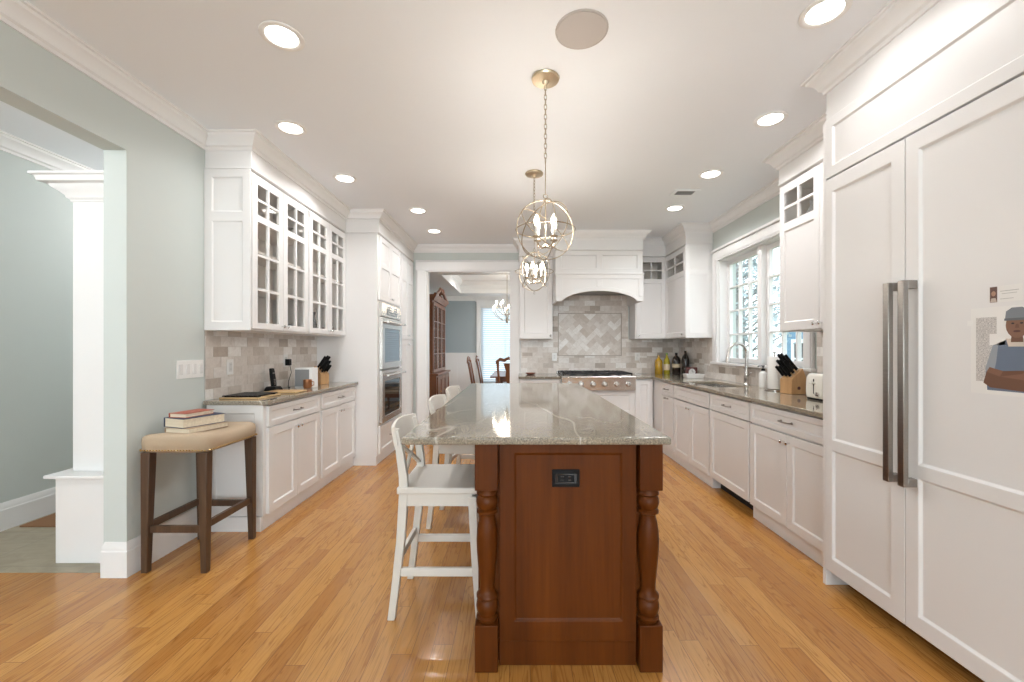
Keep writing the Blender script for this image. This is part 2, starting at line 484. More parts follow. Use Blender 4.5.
# ------------------------------------------------------------------ key sizes
XL, XR, YB, ZC = -2.203, 2.38, 6.15, 2.79     # left wall, right wall, back wall, ceiling
XH = -3.64                                   # hall wall
YF = -3.10                                   # wall behind the camera
YJ = 2.37                                    # end of the left wall at the hall opening
ZH = 2.407                                   # underside of the opening's header
XUL, XTL, XBL = -1.875, -1.515, -1.765        # faces: left uppers, tall ovens, left bases
YL0, YL1 = 2.965, 4.61                       # left run
XUR, XBR, XFR = 2.05, 1.77, 1.70             # faces: right upper, right bases, refrigerator
YR0, YR1 = 2.31, 3.29                        # fridge panel, end of right upper
YBB, YUB, YHD = 5.47, 5.80, 5.42             # faces on the back wall: bases, uppers, hood
ZT = 0.92; ZS = 2.55                         # worktop, cabinet tops
WT = 0.03

# ------------------------------------------------------------------ room shell
m = MB()
m.grid(FLAT(0), [XH, -2.32, -2.2, XR + .2, 2.75], [YF, 2.41, YB + .15, 10.35], -0.1, 0.0, lambda u, v: 's' if (v < 2.41 and u < XR + .2) or (2.41 < v < YB + .15 and -2.32 < u < XR + .2) or (v > YB + .15 and u > -2.2) else 'h')
struct('floor', m, 'oak_floor', smooth=False)
struct('floor_hall', MB().box(XH, -2.321, 2.411, YB, -0.05, 0.001), 'hall_tile', smooth=False)
struct('ceiling', MB().box(XH - .1, XR + .2, YF - .1, YB + .15, ZC, ZC + .12), 'ceiling_paint', smooth=False)

side = lambda x: (lambda u, v, w: (x + w, u, v))
cross = lambda y: (lambda u, v, w: (u, y + w, v))
def wall(name, mp, us, vs, w0, w1, hole, material='sage_paint'):
    return struct(name, MB().grid(mp, us, vs, w0, w1, lambda u, v: 'h' if hole(u, v) else 's'), material, smooth=False)

wall('wall_left', side(XL), [YF, 0.2, YJ, YB], [0, ZH, ZC], -0.13, 0.0, lambda u, v: 0.2 < u < YJ and v < ZH)
wall('wall_hall', side(XH), [YF, YB], [0, ZC], -0.12, 0.0, lambda u, v: False)
DX0, DX1, DZ = -1.333, -0.088, 2.425         # doorway to the dining room
wall('wall_back', cross(YB), [XH - .12, DX0, DX1, XR + .2], [0, DZ, ZC], 0.0, 0.15, lambda u, v: DX0 < u < DX1 and v < DZ)
WY0, WY1, WZ0, WZ1 = 3.46, 4.95, 1.125, 2.32  # window over the sink
wall('wall_right', side(XR), [YF, WY0, WY1, YB], [0, WZ0, WZ1, ZC], 0.0, 0.2, lambda u, v: WY0 < u < WY1 and WZ0 < v < WZ1)
wall('wall_rear', cross(YF), [XH - .12, -3.5, -2.5, -1.75, 1.75, XR + .2], [0, 0.6, 2.45, ZC], -0.12, 0.0,
     lambda u, v: 0.6 < v < 2.45 and (-3.5 < u < -2.5 or -1.75 < u < 1.75))

CROWN = [(0, -.105), (.010, -.105), (.012, -.088), (.026, -.080), (.030, -.064), (.046, -.040), (.066, -.026), (.070, -.012), (.084, -.010), (.086, 0), (0, 0)]
crown = lambda z: [(o, z + d) for o, d in CROWN]
BASE = [(0, 0), (.016, 0), (.016, .145), (.012, .152), (.012, .172), (.006, .186), (.004, .196), (0, .196)]
path = [(XL, YF), (XL, YL0), (XUL, YL0), (XUL, YL1), (XTL, YL1), (XTL, YB), (0.03, YB), (0.03, YUB), (0.50, YUB), (0.50, YHD), (1.63, YHD),
        (1.63, YUB), (XUR, YUB), (XUR, 5.10), (XR, 5.10), (XR, YR1), (XUR, YR1), (XUR, YR0), (XFR, YR0), (XFR, 1.22), (XR, 1.22), (XR, YF)]
struct('trim_1', MB().sweep(path, crown(ZC)), 'trim_paint', angle=25)
struct('trim_2', MB().sweep([(XH, YF), (XH, YB)], crown(ZC)), 'trim_paint', angle=25)
struct('trim_3', MB().sweep([(-2.32, YB), (-2.32, YF)][::-1][::-1], crown(ZC)), 'trim_paint', angle=25)
struct('baseboard_left', MB().sweep([(-2.32, 2.9), (-2.32, YJ), (XL, YJ), (XL, YL0)], BASE), 'trim_paint', angle=25)
struct('baseboard_hall', MB().sweep([(XH, YF), (XH, YB)], BASE), 'trim_paint', angle=25)
struct('baseboard_rear', MB().sweep([(XR, 1.215), (XR, YF), (XL, YF), (XL, 0.2), (-2.32, 0.2)], BASE), 'trim_paint', angle=25)

# square column behind the hall opening
m = MB()
cx0, cx1, cy0 = -2.765, -2.325, 2.515
m.box(cx0, cx1, cy0, cy0 + .42, 0, .515)
m.box(cx0 - .035, cx1, cy0 - .035, cy0 + .455, .515, .535)
m.box(cx0 + .040, cx1, cy0 + .06, cy0 + .36, .535, 2.20)
cap = [(.000, 2.185), (.010, 2.185), (.012, 2.200), (.030, 2.208), (.034, 2.222), (.060, 2.245), (.095, 2.268), (.105, 2.285), (.150, 2.292), (.160, 2.325), (.185, 2.330), (.185, 2.345), (.0, 2.345)]
m.loft([[(cx0 + .040 - o, cy0 + .06 - o * .45, z), (cx1, cy0 + .06 - o * .45, z), (cx1, cy0 + .36 + o * .45, z), (cx0 + .040 - o, cy0 + .36 + o * .45, z)] for o, z in cap[1:-1]])
struct('trim_4', m, 'trim_paint', bevel=.004)

# soffits between the cabinet tops and the ceiling, with a small bead along the seam
sof = [('trim_5', (XL, XUL, YL0, YL1)), ('trim_6', (XL, XTL, YL1, YB)), ('trim_7', (0.03, 0.50, YUB, YB)), ('trim_8', (0.50, 1.63, YHD, YB)),
       ('trim_9', (1.63, XR, YUB, YB)), ('trim_10', (XUR, XR, 5.10, YUB)), ('trim_11', (XUR, XR, YR0, YR1)), ('trim_12', (XFR, XR, 1.22, YR0))]
for nm, (a, b, c, d) in sof:
    m = MB().box(a, b, c, d, ZS + .001 if nm != 'trim_12' else 2.522, ZC - .001)
    z = ZS if nm != 'trim_12' else 2.517
    e = .008
    m.box(a - (e if a > 0 or nm in ('trim_8',) else 0), b + (e if b < 0 else 0), c - e, d, z + .004, z + .016)
    struct(nm, m, 'white_paint', bevel=.003)

# doorway casing
m = MB()
cas = [(0, 0), (.148, 0), (.148, .012), (.12, .03), (.02, .022), (0, .018)]
for s, x in ((-1, DX0), (1, DX1)):
    m.loft([[(x + s * u, YB - w, z) for u, w in cas] for z in (0.0, DZ)])
m.loft([[(x, YB - w, DZ + u) for u, w in cas] for x in (DX0 - .148, DX1 + .148)])
m.box(DX0 - .001, DX0 + .018, YB - .002, YB + .155, 0, DZ); m.box(DX1 - .018, DX1 + .001, YB - .002, YB + .155, 0, DZ)
m.box(DX0, DX1, YB - .002, YB + .155, DZ - .018, DZ + .001)
struct('trim_13', m, 'trim_paint', angle=25)

# ------------------------------------------------------------------ sink window
def window(name, mp, u0, u1, v0, v1, nsash, cols, rows, depth, casing, glass='window_glass', mull=.07):
    root = bpy.data.objects.new(name, None); COL.objects.link(root); root['kind'] = 'structure'
    root.location = mp((u0 + u1) / 2, v0, 0)
    m = MB()
    c = casing
    m.grid(mp, [u0 - c, u0, u1, u1 + c], [v0, v1, v1 + c], 0.0, .026, lambda u, v: 'h' if u0 < u < u1 and v < v1 else 's')
    m.grid(mp, [u0 - c + .012, u0 - .02, u1 + .02, u1 + c - .012], [v0, v1 + .02, v1 + c - .012], .026, .034, lambda u, v: 'h' if u0 - .02 < u < u1 + .02 and v < v1 + .02 else 's')
    m.box(u0 - c - .02, u1 + c + .02, v1 + c, v1 + c + .025, 0.0, .05, lambda u, v, w: mp(u, v, w))
    obj('casing', m, 'trim_paint', root, bevel=.003)
    m = MB().box(u0 - c - .02, u1 + c + .02, v0 - .028, v0, -depth, .045, lambda u, v, w: mp(u, v, w))
    obj('sill', m, 'trim_paint', root, bevel=.004)
    m = MB()
    t = .012
    for a, b, cc, d in ((u0, u0 + t, v0, v1), (u1 - t, u1, v0, v1), (u0, u1, v1 - t, v1)):
        m.box(a, b, cc, d, -depth - .06, 0.0, lambda u, v, w: mp(u, v, w))
    sw = (u1 - u0 - 2 * t - mull * (nsash - 1)) / nsash
    for k in range(nsash - 1):
        a = u0 + t + (k + 1) * sw + k * mull
        m.box(a, a + mull, v0, v1, -depth - .06, -depth + .045, lambda u, v, w: mp(u, v, w))
    obj('jamb', m, 'trim_paint', root, bevel=.002)
    for k in range(nsash):
        a = u0 + t + k * (sw + mull); b = a + sw; st = .05
        gu = [a + st + (sw - 2 * st) * i / cols for i in range(cols + 1)]
        gv = [v0 + st + (v1 - v0 - 2 * st - t) * j / rows for j in range(rows + 1)]
        h = .009
        us = [a, b] + sum(([g + (h if i else 0), g - (h if i < cols else 0)] for i, g in enumerate(gu)), [])
        us = [a, b, gu[0], gu[-1]] + [x for g in gu[1:-1] for x in (g - h, g + h)]
        vs = [v0, v1 - t, gv[0], gv[-1]] + [x for g in gv[1:-1] for x in (g - h, g + h)]
        def kd(u, v, gu=gu, gv=gv):
            inside = gu[0] < u < gu[-1] and gv[0] < v < gv[-1]
            if not inside: return 's'
            return 's' if any(abs(u - g) < h for g in gu) or any(abs(v - g) < h for g in gv) else 'h'
        s = obj('sash', MB().grid(mp, us, vs, -depth - .045, -depth - .005, kd), 'trim_paint', root, bevel=.002)
        p = MB().box(gu[0] - .01, gu[-1] + .01, gv[0] - .01, gv[-1] + .01, -depth - .028, -depth - .024, lambda u, v, w: mp(u, v, w))
        obj('pane', p, glass, s)
    return root
window('window_1', face_nx(XR), WY0, WY1, WZ0, WZ1, 2, 3, 4, .09, .11)
# unseen windows behind the camera, added so fill daylight can enter
face_py = lambda y: (lambda u, v, w: (u, y + w, v))
window('added_rear_window', face_py(YF), -1.75, 1.75, 0.6, 2.45, 3, 2, 3, .05, .10)
window('added_hall_window', face_py(YF), -3.5, -2.5, 0.6, 2.45, 1, 2, 3, .05, .10)

# ------------------------------------------------------------------ stone tile
def clip(poly, u0, u1, v0, v1):
    for ax, lim, sg in ((0, u0, 1), (0, u1, -1), (1, v0, 1), (1, v1, -1)):
        out = []
        for i, p in enumerate(poly):
            q = poly[(i + 1) % len(poly)]
            dp, dq = sg * (p[ax] - lim), sg * (q[ax] - lim)
            if dp >= 0: out.append(p)
            if (dp > 0 and dq < 0) or (dp < 0 and dq > 0):
                t = dp / (dp - dq); out.append((p[0] + (q[0] - p[0]) * t, p[1] + (q[1] - p[1]) * t))
        poly = out
        if len(poly) < 3: return None
    return poly
def poly_area(p): return abs(sum(p[i][0] * p[(i + 1) % len(p)][1] - p[(i + 1) % len(p)][0] * p[i][1] for i in range(len(p)))) / 2

def add_tile(m, lay, mp, poly, tone, w=.007):
    if poly is None or poly_area(poly) < 4e-5: return
    a = [m.v(mp(u, v, .001)) for u, v in poly]; b = [m.v(mp(u, v, w)) for u, v in poly]
    fs = [m.f(b)] + [m.f([a[i], a[(i + 1) % len(a)], b[(i + 1) % len(a)], b[i]]) for i in range(len(a))]
    for f in fs:
        if f: f[lay] = tone
TW, TH, TG = .152, .076, .003
def brick_tiles(m, lay, mp, rect, seed):
    u0, u1, v0, v1 = rect; rnd = random.Random(seed)
    for j in range(int((v1 - .92) / TH) + 1):
        for i in range(int(u0 / TW) - 2, int(u1 / TW) + 3):
            tone = rnd.random(); tone = tone * .6 + .4 * rnd.random()
            a = i * TW + (TW / 2 if j % 2 else 0); b = .92 + j * TH
            add_tile(m, lay, mp, clip([(a + TG / 2, b + TG / 2), (a + TW - TG / 2, b + TG / 2), (a + TW - TG / 2, b + TH - TG / 2), (a + TG / 2, b + TH - TG / 2)], u0, u1, v0, v1), tone)
def splash(name, mp, rects, herring=None):
    m = MB(); lay = m.bm.faces.layers.float.new('tone')
    for k, r in enumerate(rects): brick_tiles(m, lay, mp, r, 11 + k * 7 + len(name))
    if herring:
        u0, u1, v0, v1 = herring; rnd = random.Random(5)
        c = math.cos(R(45)); cu, cv = (u0 + u1) / 2, (v0 + v1) / 2; q = .072
        for x in range(-14, 15):
            for y in range(-14, 15):
                k = (x - y) % 4
                if k == 0: r = (x, y, x + 2, y + 1)
                elif k == 3: r = (x, y, x + 1, y + 2)
                else: continue
                g = .02
                pts = [(r[0] + g, r[1] + g), (r[2] - g, r[1] + g), (r[2] - g, r[3] - g), (r[0] + g, r[3] - g)]
                pts = [(cu + q * (px * c - py * c), cv + q * (px * c + py * c)) for px, py in pts]
                add_tile(m, lay, mp, clip(pts, u0 + .012, u1 - .012, v0 + .012, v1 - .012), .25 + .75 * rnd.random())
        for a, b, cc, d in ((u0, u1, v0, v0 + .010), (u0, u1, v1 - .010, v1), (u0, u0 + .010, v0, v1), (u1 - .010, u1, v0, v1)):
            add_tile(m, lay, mp, [(a, cc), (b, cc), (b, d), (a, d)], .05, .014)
    o = struct(name, m, 'stone_tile', smooth=False)
    g = MB()
    for a, b, cc, d in rects + ([herring] if herring else []): g.box(a, b, cc, d, -.001, .004, mp)
    obj('grout', g, 'grout', None).parent = o
    gr = o.children[0]; gr.location = Vector(gr.location) - Vector(o.location)
    return o
HP = (0.60, 1.53, 1.175, 1.80)
splash('wall_tile_back', face_ny(YB), [(0.031, XR, .92, 1.173), (0.031, 0.598, 1.173, 1.425), (1.532, XR, 1.173, 1.425), (0.50, 0.598, 1.425, 2.10),
        (1.532, 1.63, 1.425, 2.10), (0.598, 1.532, 1.802, 2.10)], HP)
splash('wall_tile_right', face_nx(XR), [(YR0, YB - .01, .92, 1.095), (YR0, WY0 - .135, 1.095, 1.42), (WY1 + .135, YB - .01, 1.095, 1.425)])
splash('wall_tile_left', face_px(XL), [(YL0 - .005, YL1, .92, 1.415)])

# ------------------------------------------------------------------ cabinet pieces
def shaker(mp, u0, u1, v0, v1, st=.058, th=.02, panels=None, holes=None, **kw):
    if panels is None and holes is None: panels = [(u0 + st, u1 - st, v0 + st, v1 - st)]
    P, H = panels or [], holes or []
    us = [u0, u1] + [x for p in P + H for x in p[:2]]; vs = [v0, v1] + [x for p in P + H for x in p[2:]]
    def kd(u, v):
        for a, b, c, d in H:
            if a < u < b and c < v < d: return 'h'
        for a, b, c, d in P:
            if a < u < b and c < v < d: return 'r'
        return 's'
    us = sorted(set(round(x, 5) for x in us)); vs = sorted(set(round(x, 5) for x in vs))
    return MB().grid(mp, us, vs, 0.0, th, kd, **kw)

def lites(u0, u1, v0, v1, nc, nr, mun=.018):
    out = []
    for i in range(nc):
        for j in range(nr):
            w = (u1 - u0 - mun * (nc - 1)) / nc; h = (v1 - v0 - mun * (nr - 1)) / nr
            out.append((u0 + i * (w + mun), u0 + i * (w + mun) + w, v0 + j * (h + mun), v0 + j * (h + mun) + h))
    return out

def knob(mp, u, v, parent, w0=.02):
    m = MB().lathe([(.006, 0), (.005, .012), (.009, .016), (.013, .021), (.013, .026), (.008, .030), (0, .031)], (0, 0, 0), 12, lambda x, y, z: mp(u + x, v + y, w0 + z))
    return obj('knob', m, 'chrome', parent)

def pull(mp, u, v, parent, L=.11, w0=.02):
    pts = [(u - L / 2, v, w0), (u - L / 2, v, w0 + .022), (u - L / 2 + .012, v, w0 + .028), (u, v, w0 + .033), (u + L / 2 - .012, v, w0 + .028), (u + L / 2, v, w0 + .022), (u + L / 2, v, w0)]
    m = MB().tube([mp(*p) for p in pts], .0048, 8)
    for s in (-1, 1): m.cyl(mp(u + s * L / 2, v, w0), mp(u + s * L / 2, v, w0 + .004), .009, .008, 10)
    return obj('handle', m, 'handle_nickel', parent)

GAP = .0018
def door(mp, u0, u1, v0, v1, parent, knob_at=None, **kw):
    d = obj('door', shaker(mp, u0 + GAP, u1 - GAP, v0 + GAP, v1 - GAP, **kw), 'white_paint', parent, bevel=.0012)
    if knob_at: knob(mp, *knob_at, d)
    return d
def drawer(mp, u0, u1, v0, v1, parent, handle=True, st=.036, **kw):
    d = obj('drawer', shaker(mp, u0 + GAP, u1 - GAP, v0 + GAP, v1 - GAP, st=st, **kw), 'white_paint', parent, bevel=.0012)
    if handle: pull(mp, (u0 + u1) / 2, (v0 + v1) / 2, d)
    return d
def glazed_door(mp, u0, u1, v0, v1, parent, groups, panels=None, knob_at=None):
    H = sum((lites(*g) for g in groups), [])
    d = obj('door', shaker(mp, u0 + GAP, u1 - GAP, v0 + GAP, v1 - GAP, panels=panels, holes=H), 'white_paint', parent, bevel=.0012)
    for g in groups:
        obj('pane', MB().box(g[0] - .01, g[1] + .01, g[2] - .01, g[3] + .01, .006, .009, mp), 'cabinet_glass', d)
    if knob_at: knob(mp, *knob_at, d)
    return d

def carcass(mp, u0, u1, v0, v1, depth, shelves=(), inside=True):
    """hollow box open towards w = 0"""
    t = .018
    m = MB()
    m.box(u0, u0 + t, v0, v1, -depth, -.001, mp); m.box(u1 - t, u1, v0, v1, -depth, -.001, mp)
    m.box(u0 + t, u1 - t, v0, v0 + t, -depth, -.001, mp); m.box(u0 + t, u1 - t, v1 - t, v1, -depth, -.001, mp)
    m.box(u0 + t, u1 - t, v0 + t, v1 - t, -depth, -depth + .008, mp)
    return m

ZB0, ZD = .10, .725       # underside of doors, drawer gap
def base_unit(name_label, mp, u0, u1, depth, layout, toe=True, toe_back=.012, top=ZT - WT, group=None, endcap=None):
    c = mp((u0 + u1) / 2, 0, -depth / 2)
    t = thing('base_cabinet', name_label, 'cabinet', (c[0], c[1], 0), group)
    m = MB().box(u0, u1, ZB0 + .002, top, -depth, 0.0, mp)
    obj('body', m, 'white_paint', t, bevel=.0015)
    if toe: obj('toe_kick', MB().box(u0, u1, 0, ZB0, -depth + .02, -toe_back, mp), 'white_paint', t, bevel=.001)
    layout(t)
    return t

# ---- left run
mpL = face_px(XBL - .02)
dL = XBL - .02 - XL - .016
def lay_two_doors(mp, u0, u1, handle=True, pairs=True, f=.022):
    def go(t):
        a, b = u0 + f, u1 - f; c = (a + b) / 2
        drawer(mp, a, b, ZD + .004, .876, t, handle)
        door(mp, a, c, ZB0 + .006, ZD - .004, t, (c - .030, ZD - .055))
        door(mp, c, b, ZB0 + .006, ZD - .004, t, (c + .030, ZD - .055))
    return go
YLM = 3.785
b1 = base_unit('white base cabinet beside the linen stool, one wide drawer over two doors', mpL, YL0, YLM, dL, lay_two_doors(mpL, YL0, YLM))
endp = shaker(face_ny(YL0), XL + .02, XBL - .02, ZB0 + .006, .888, panels=[(XL + .075, XBL - .08, ZB0 + .075, .83)], th=.012, rec=.008)
obj('end_panel', endp, 'white_paint', b1, bevel=.0012)
obj('end_plinth', MB().box(XL + .02, XBL - .034, YL0 - .018, YL0 - .001, 0, ZB0 + .002), 'white_paint', b1, bevel=.001)
base_unit('white base cabinet between the linen stool cabinet and the double oven', mpL, YLM, YL1, dL, lay_two_doors(mpL, YLM, YL1))

def slab(name, label, us, vs, solid, z0, z1, parent=None):
    o = obj(name, MB().grid(FLAT(0), us, vs, z0, z1, lambda u, v: 's' if solid(u, v) else 'h'), 'granite', bevel=.006, segs=3)
    return tag(o, label, 'countertop')
slab('granite_countertop', 'short granite countertop under the glass-door cabinets, holding the phone', [XL + .009, XBL + .025], [YL0 - .035, YL1 - .002], lambda u, v: True, ZT - WT, ZT)

# ---- left glass-door uppers: two units of two doors
mpU = face_px(XUL - .02)
dU = XUL - .02 - XL - .002
ZU0 = 1.415
def glass_upper(label, u0, u1):
    t = thing('glass_cabinet', label, 'cabinet', (XL + .15, (u0 + u1) / 2, ZU0))
    obj('body', carcass(mpU, u0, u1, ZU0, ZS, dU), 'white_paint', t)
    obj('lining', MB().box(u0 + .019, u1 - .019, ZU0 + .019, ZS - .019, -dU + .009, -dU + .011, mpU), 'cabinet_inside', t)
    for z in (1.73, 2.00, 2.22):
        obj('shelf', MB().box(u0 + .019, u1 - .019, z - .009, z + .009, -dU + .012, -.02, mpU), 'cabinet_inside', t)
    f = .012; a, b = u0 + f, u1 - f; c = (a + b) / 2
    for d0, d1, k in ((a, c, c - .028), (c, b, c + .028)):
        s = .062
        glazed_door(mpU, d0, d1, ZU0 + .012, ZS - .012, t, [(d0 + s, d1 - s, 2.255, 2.475, 2, 2), (d0 + s, d1 - s, 1.475, 2.205, 2, 3)], None, (k, ZU0 + .045))
    return t
g1 = glass_upper('glass-door wall cabinet directly above the cordless phone, nearer the hall opening', YL0, YLM)
obj('end_panel', shaker(face_ny(YL0), XL + .003, XUL - .001, ZU0, ZS, panels=[(XL + .055, XUL - .055, 2.25, ZS - .055), (XL + .055, XUL - .055, ZU0 + .06, 2.185)], th=.012, rec=.008), 'white_paint', g1, bevel=.0012)
g2 = glass_upper('glass-door wall cabinet next to the tall oven cabinet', YLM, YL1)

# ---- tall oven cabinet and pantry
mpT = face_px(XTL - .02)
dT = XTL - .02 - XL - .002
YOV = 5.50
t = thing('oven_cabinet', 'tall white cabinet housing the double oven', 'cabinet', (XL + .3, (YL1 + YOV) / 2, 0))
O0, O1 = YL1 + .045, YOV - .05
OZ0, OZ1 = .435, 1.81
obj('body', MB().grid(mpT, [YL1 + .001, O0 + .02, O1 - .02, YOV], [ZB0, OZ0 + .02, OZ1 - .02, ZS], -dT, 0, lambda u, v: 'h' if O0 + .02 < u < O1 - .02 and OZ0 + .02 < v < OZ1 - .02 else 's'), 'white_paint', t, bevel=.0015)
obj('toe_kick', MB().box(YL1 + .001, YOV, 0, ZB0, -dT, -.012, mpT), 'white_paint', t)
cc = (O0 + O1) / 2
for a, b, k in ((O0, cc, cc - .03), (cc, O1, cc + .03)):
    door(mpT, a, b, OZ1 + .015, ZS - .012, t, (k, OZ1 + .06), panels=[(a + .058, b - .058, 2.25, ZS - .07), (a + .058, b - .058, OZ1 + .07, 2.195)])
drawer(mpT, O0, O1, ZB0 + .008, OZ0 - .015, t, True, .05)
t = thing('pantry_cabinet', 'tall narrow white pantry cabinet between the double oven and the dining doorway', 'cabinet', (XL + .3, (YOV + YB) / 2, 0))
obj('body', MB().box(YOV + .001, YB - .004, ZB0, ZS, -dT, 0, mpT), 'white_paint', t, bevel=.0015)
obj('toe_kick', MB().box(YOV + .001, YB - .004, 0, ZB0, -dT, -.012, mpT), 'white_paint', t)
a, b, c = YOV + .02, YB - .03, (YOV + YB - .01) / 2
for p, q, k in ((a, c, c - .025), (c, b, c + .025)):
    door(mpT, p, q, 1.405, ZS - .012, t, (k, 1.46), panels=[(p + .05, q - .05, 2.25, ZS - .07), (p + .05, q - .05, 1.465, 2.195)])
    door(mpT, p, q, ZB0 + .008, 1.395, t, (k, 1.34))

# double oven
t = thing('double_oven', 'stainless steel double wall oven with black glass doors', 'oven', (XTL - .2, cc, OZ0))
obj('body', MB().box(O0 + .022, O1 - .022, OZ0 + .022, OZ1 - .022, -dT + .05, .004, mpT), 'dark_steel', t)
obj('surround', MB().grid(mpT, [O0 + .006, O0 + .03, O1 - .03, O1 - .006], [OZ0 + .004, OZ0 + .03, OZ1 - .03, OZ1 - .004], .001, .012, lambda u, v: 'h' if O0 + .03 < u < O1 - .03 and OZ0 + .03 < v < OZ1 - .03 else 's'), 'steel', t, bevel=.002)
cp = obj('control_panel', MB().box(O0 + .012, O1 - .012, 1.645, OZ1 - .010, .006, .034, mpT), 'steel', t, bevel=.004)
obj('display', MB().box(cc - .21, cc + .21, 1.672, 1.772, .034, .036, mpT), 'black_gloss', cp)
m = MB()
for r in range(3):
    for k in range(9):
        if k in (3, 4, 5) and r > 0: continue
        m.box(cc - .19 + k * .045, cc - .19 + k * .045 + .028, 1.685 + r * .028, 1.685 + r * .028 + .012, .036, .0372, mpT)
m.box(cc - .055, cc + .065, 1.712, 1.756, .036, .0372, mpT)
obj('buttons', m, 'steel', cp)
for z0, z1 in ((1.055, 1.635), (.452, 1.035)):
    d = obj('oven_door', MB().grid(mpT, [O0 + .012, O0 + .09, O1 - .09, O1 - .012], [z0, z0 + .07, z1 - .12, z1], .006, .044, lambda u, v: 'h' if O0 + .09 < u < O1 - .09 and z0 + .07 < v < z1 - .12 else 's'), 'steel', t, bevel=.004)
    obj('oven_window', MB().box(O0 + .08, O1 - .08, z0 + .06, z1 - .11, .012, .038, mpT), 'oven_glass', d)
    hz = z1 - .05
    m = MB().tube([mpT(O0 + .035, hz, .095), mpT(O1 - .035, hz, .095)], .014, 12)
    for u in (O0 + .08, O1 - .08): m.cyl(mpT(u, hz, .04), mpT(u, hz, .09), .010, .010, 10)
    obj('handle', m, 'steel', d)

# ---- back wall: left base and upper, range base, small cabinet, uppers, hood
mpB = face_ny(YBB + .02)
dB = YB - YBB - .02 - .012
RX0, RX1 = 0.575, 1.53
def lay_left_back(t):
    drawer(mpB, 0.05, RX0 - .02, ZD + .004, .876, t, False); door(mpB, 0.05, RX0 - .02, ZB0 + .006, ZD - .004, t, (RX0 - .06, ZD - .055))
base_unit('white base cabinet between the dining doorway and the rangetop', mpB, 0.035, RX0, dB, lay_left_back)
def lay_range(t):
    drawer(mpB, RX0 + .012, RX1 - .012, .415, .725, t, True, .05); drawer(mpB, RX0 + .012, RX1 - .012, ZB0 + .006, .408, t, True, .05)
base_unit('white two-drawer base cabinet under the stainless rangetop', mpB, RX0 + .001, RX1 - .001, dB, lay_range, top=.735)
base_unit('narrow white one-door base cabinet between rangetop and corner', mpB, RX1, XBR + .01, dB, lambda t: door(mpB, RX1 + .012, XBR - .012, ZB0 + .006, .876, t))

def lite_upper(label, mp, u0, u1, depth, knob_u, loc, end=None, splits=None):
    t = thing('wall_cabinet', label, 'cabinet', loc)
    obj('body', carcass(mp, u0, u1, ZU0, ZS, depth), 'white_paint', t)
    obj('lining', MB().box(u0 + .019, u1 - .019, ZU0 + .019, ZS - .019, -depth + .009, -depth + .011, mp), 'cabinet_inside', t)
    obj('shelf', MB().box(u0 + .019, u1 - .019, 2.20, 2.218, -depth + .012, -.02, mp), 'cabinet_inside', t)
    ds = splits or [(u0 + .012, u1 - .012, knob_u)]
    for a, b, k in ds:
        s = .055
        glazed_door(mp, a, b, ZU0 + .006, ZS - .012, t, [(a + s, b - s, 2.245, 2.475, 2, 2)], [(a + s, b - s, ZU0 + .07, 2.185)], (k, ZU0 + .045))
    return t
mpV = face_ny(YUB + .02)
dV = YB - YUB - .02 - .012
lite_upper('white wall cabinet between the dining doorway and the range hood', mpV, 0.035, 0.495, dV, .46, (.26, YUB + .1, ZU0))
lite_upper('white wall cabinet to the window side of the range hood, above the oil bottles', mpV, 1.64, XUR + .018, dV, 1.68, (1.85, YUB + .1, ZU0))
mpW = face_nx(XUR + .02)
dW = XR - XUR - .02 - .012
cw = lite_upper('white corner wall cabinet beside the sink window with a small four-pane light', mpW, 5.115, YUB + .018, dW, 5.17, (XUR + .1, 5.45, ZU0))
obj('end_panel', shaker(face_ny(5.115), XUR, XR - .003, ZU0, ZS, panels=[(XUR + .055, XR - .055, 2.25, ZS - .055), (XUR + .055, XR - .055, ZU0 + .06, 2.185)], th=.012, rec=.006), 'white_paint', cw, bevel=.0012)
YRS = 2.85
lite_upper('white wall cabinet next to the refrigerator, hanging over the toaster', mpW, YR0 + .003, YR1, dW, 0, (XUR + .1, 2.8, ZU0),
           splits=[(YR0 + .02, YRS, YRS - .028), (YRS, YR1 - .010, YRS + .028)])

# hood
t = thing('range_hood', 'white panelled range hood with an arched front above the rangetop', 'range hood', (1.065, YHD + .3, 1.79))
HX0, HX1 = .50, 1.63
mpH = face_ny(YHD)
zm = 2.235
obj('upper_box', MB().box(HX0 - .003, HX1 + .003, YHD + .035, YB - .012, zm, ZS), 'white_paint', t, bevel=.002)
c = (HX0 + HX1) / 2
obj('upper_panel', shaker(face_ny(YHD + .035), HX0 + .002, HX1 - .002, zm + .03, ZS, panels=[(HX0 + .07, c - .035, zm + .085, ZS - .055), (c + .035, HX1 - .07, zm + .085, ZS - .055)], th=.016), 'white_paint', t, bevel=.0012)
obj('ledge', MB().box(HX0 - .012, HX1 + .012, YHD - .016, YUB - .05, zm, zm + .03), 'white_paint', t, bevel=.006)
za, zb = 1.895, 2.015
arch = [(HX0, za), (HX0 + .085, za)]
for k in range(25):
    s = -1 + 2 * k / 24
    arch.append((c + s * (HX1 - HX0 - .17) / 2, za + .012 + (zb - za) * (1 - s * s) ** .75 if abs(s) < 1 else za + .012))
arch += [(HX1 - .085, za), (HX1, za), (HX1, zm), (HX0, zm)]
m = MB()
top = [(p[0], zm) for p in arch[:29]]
low = arch[:29]
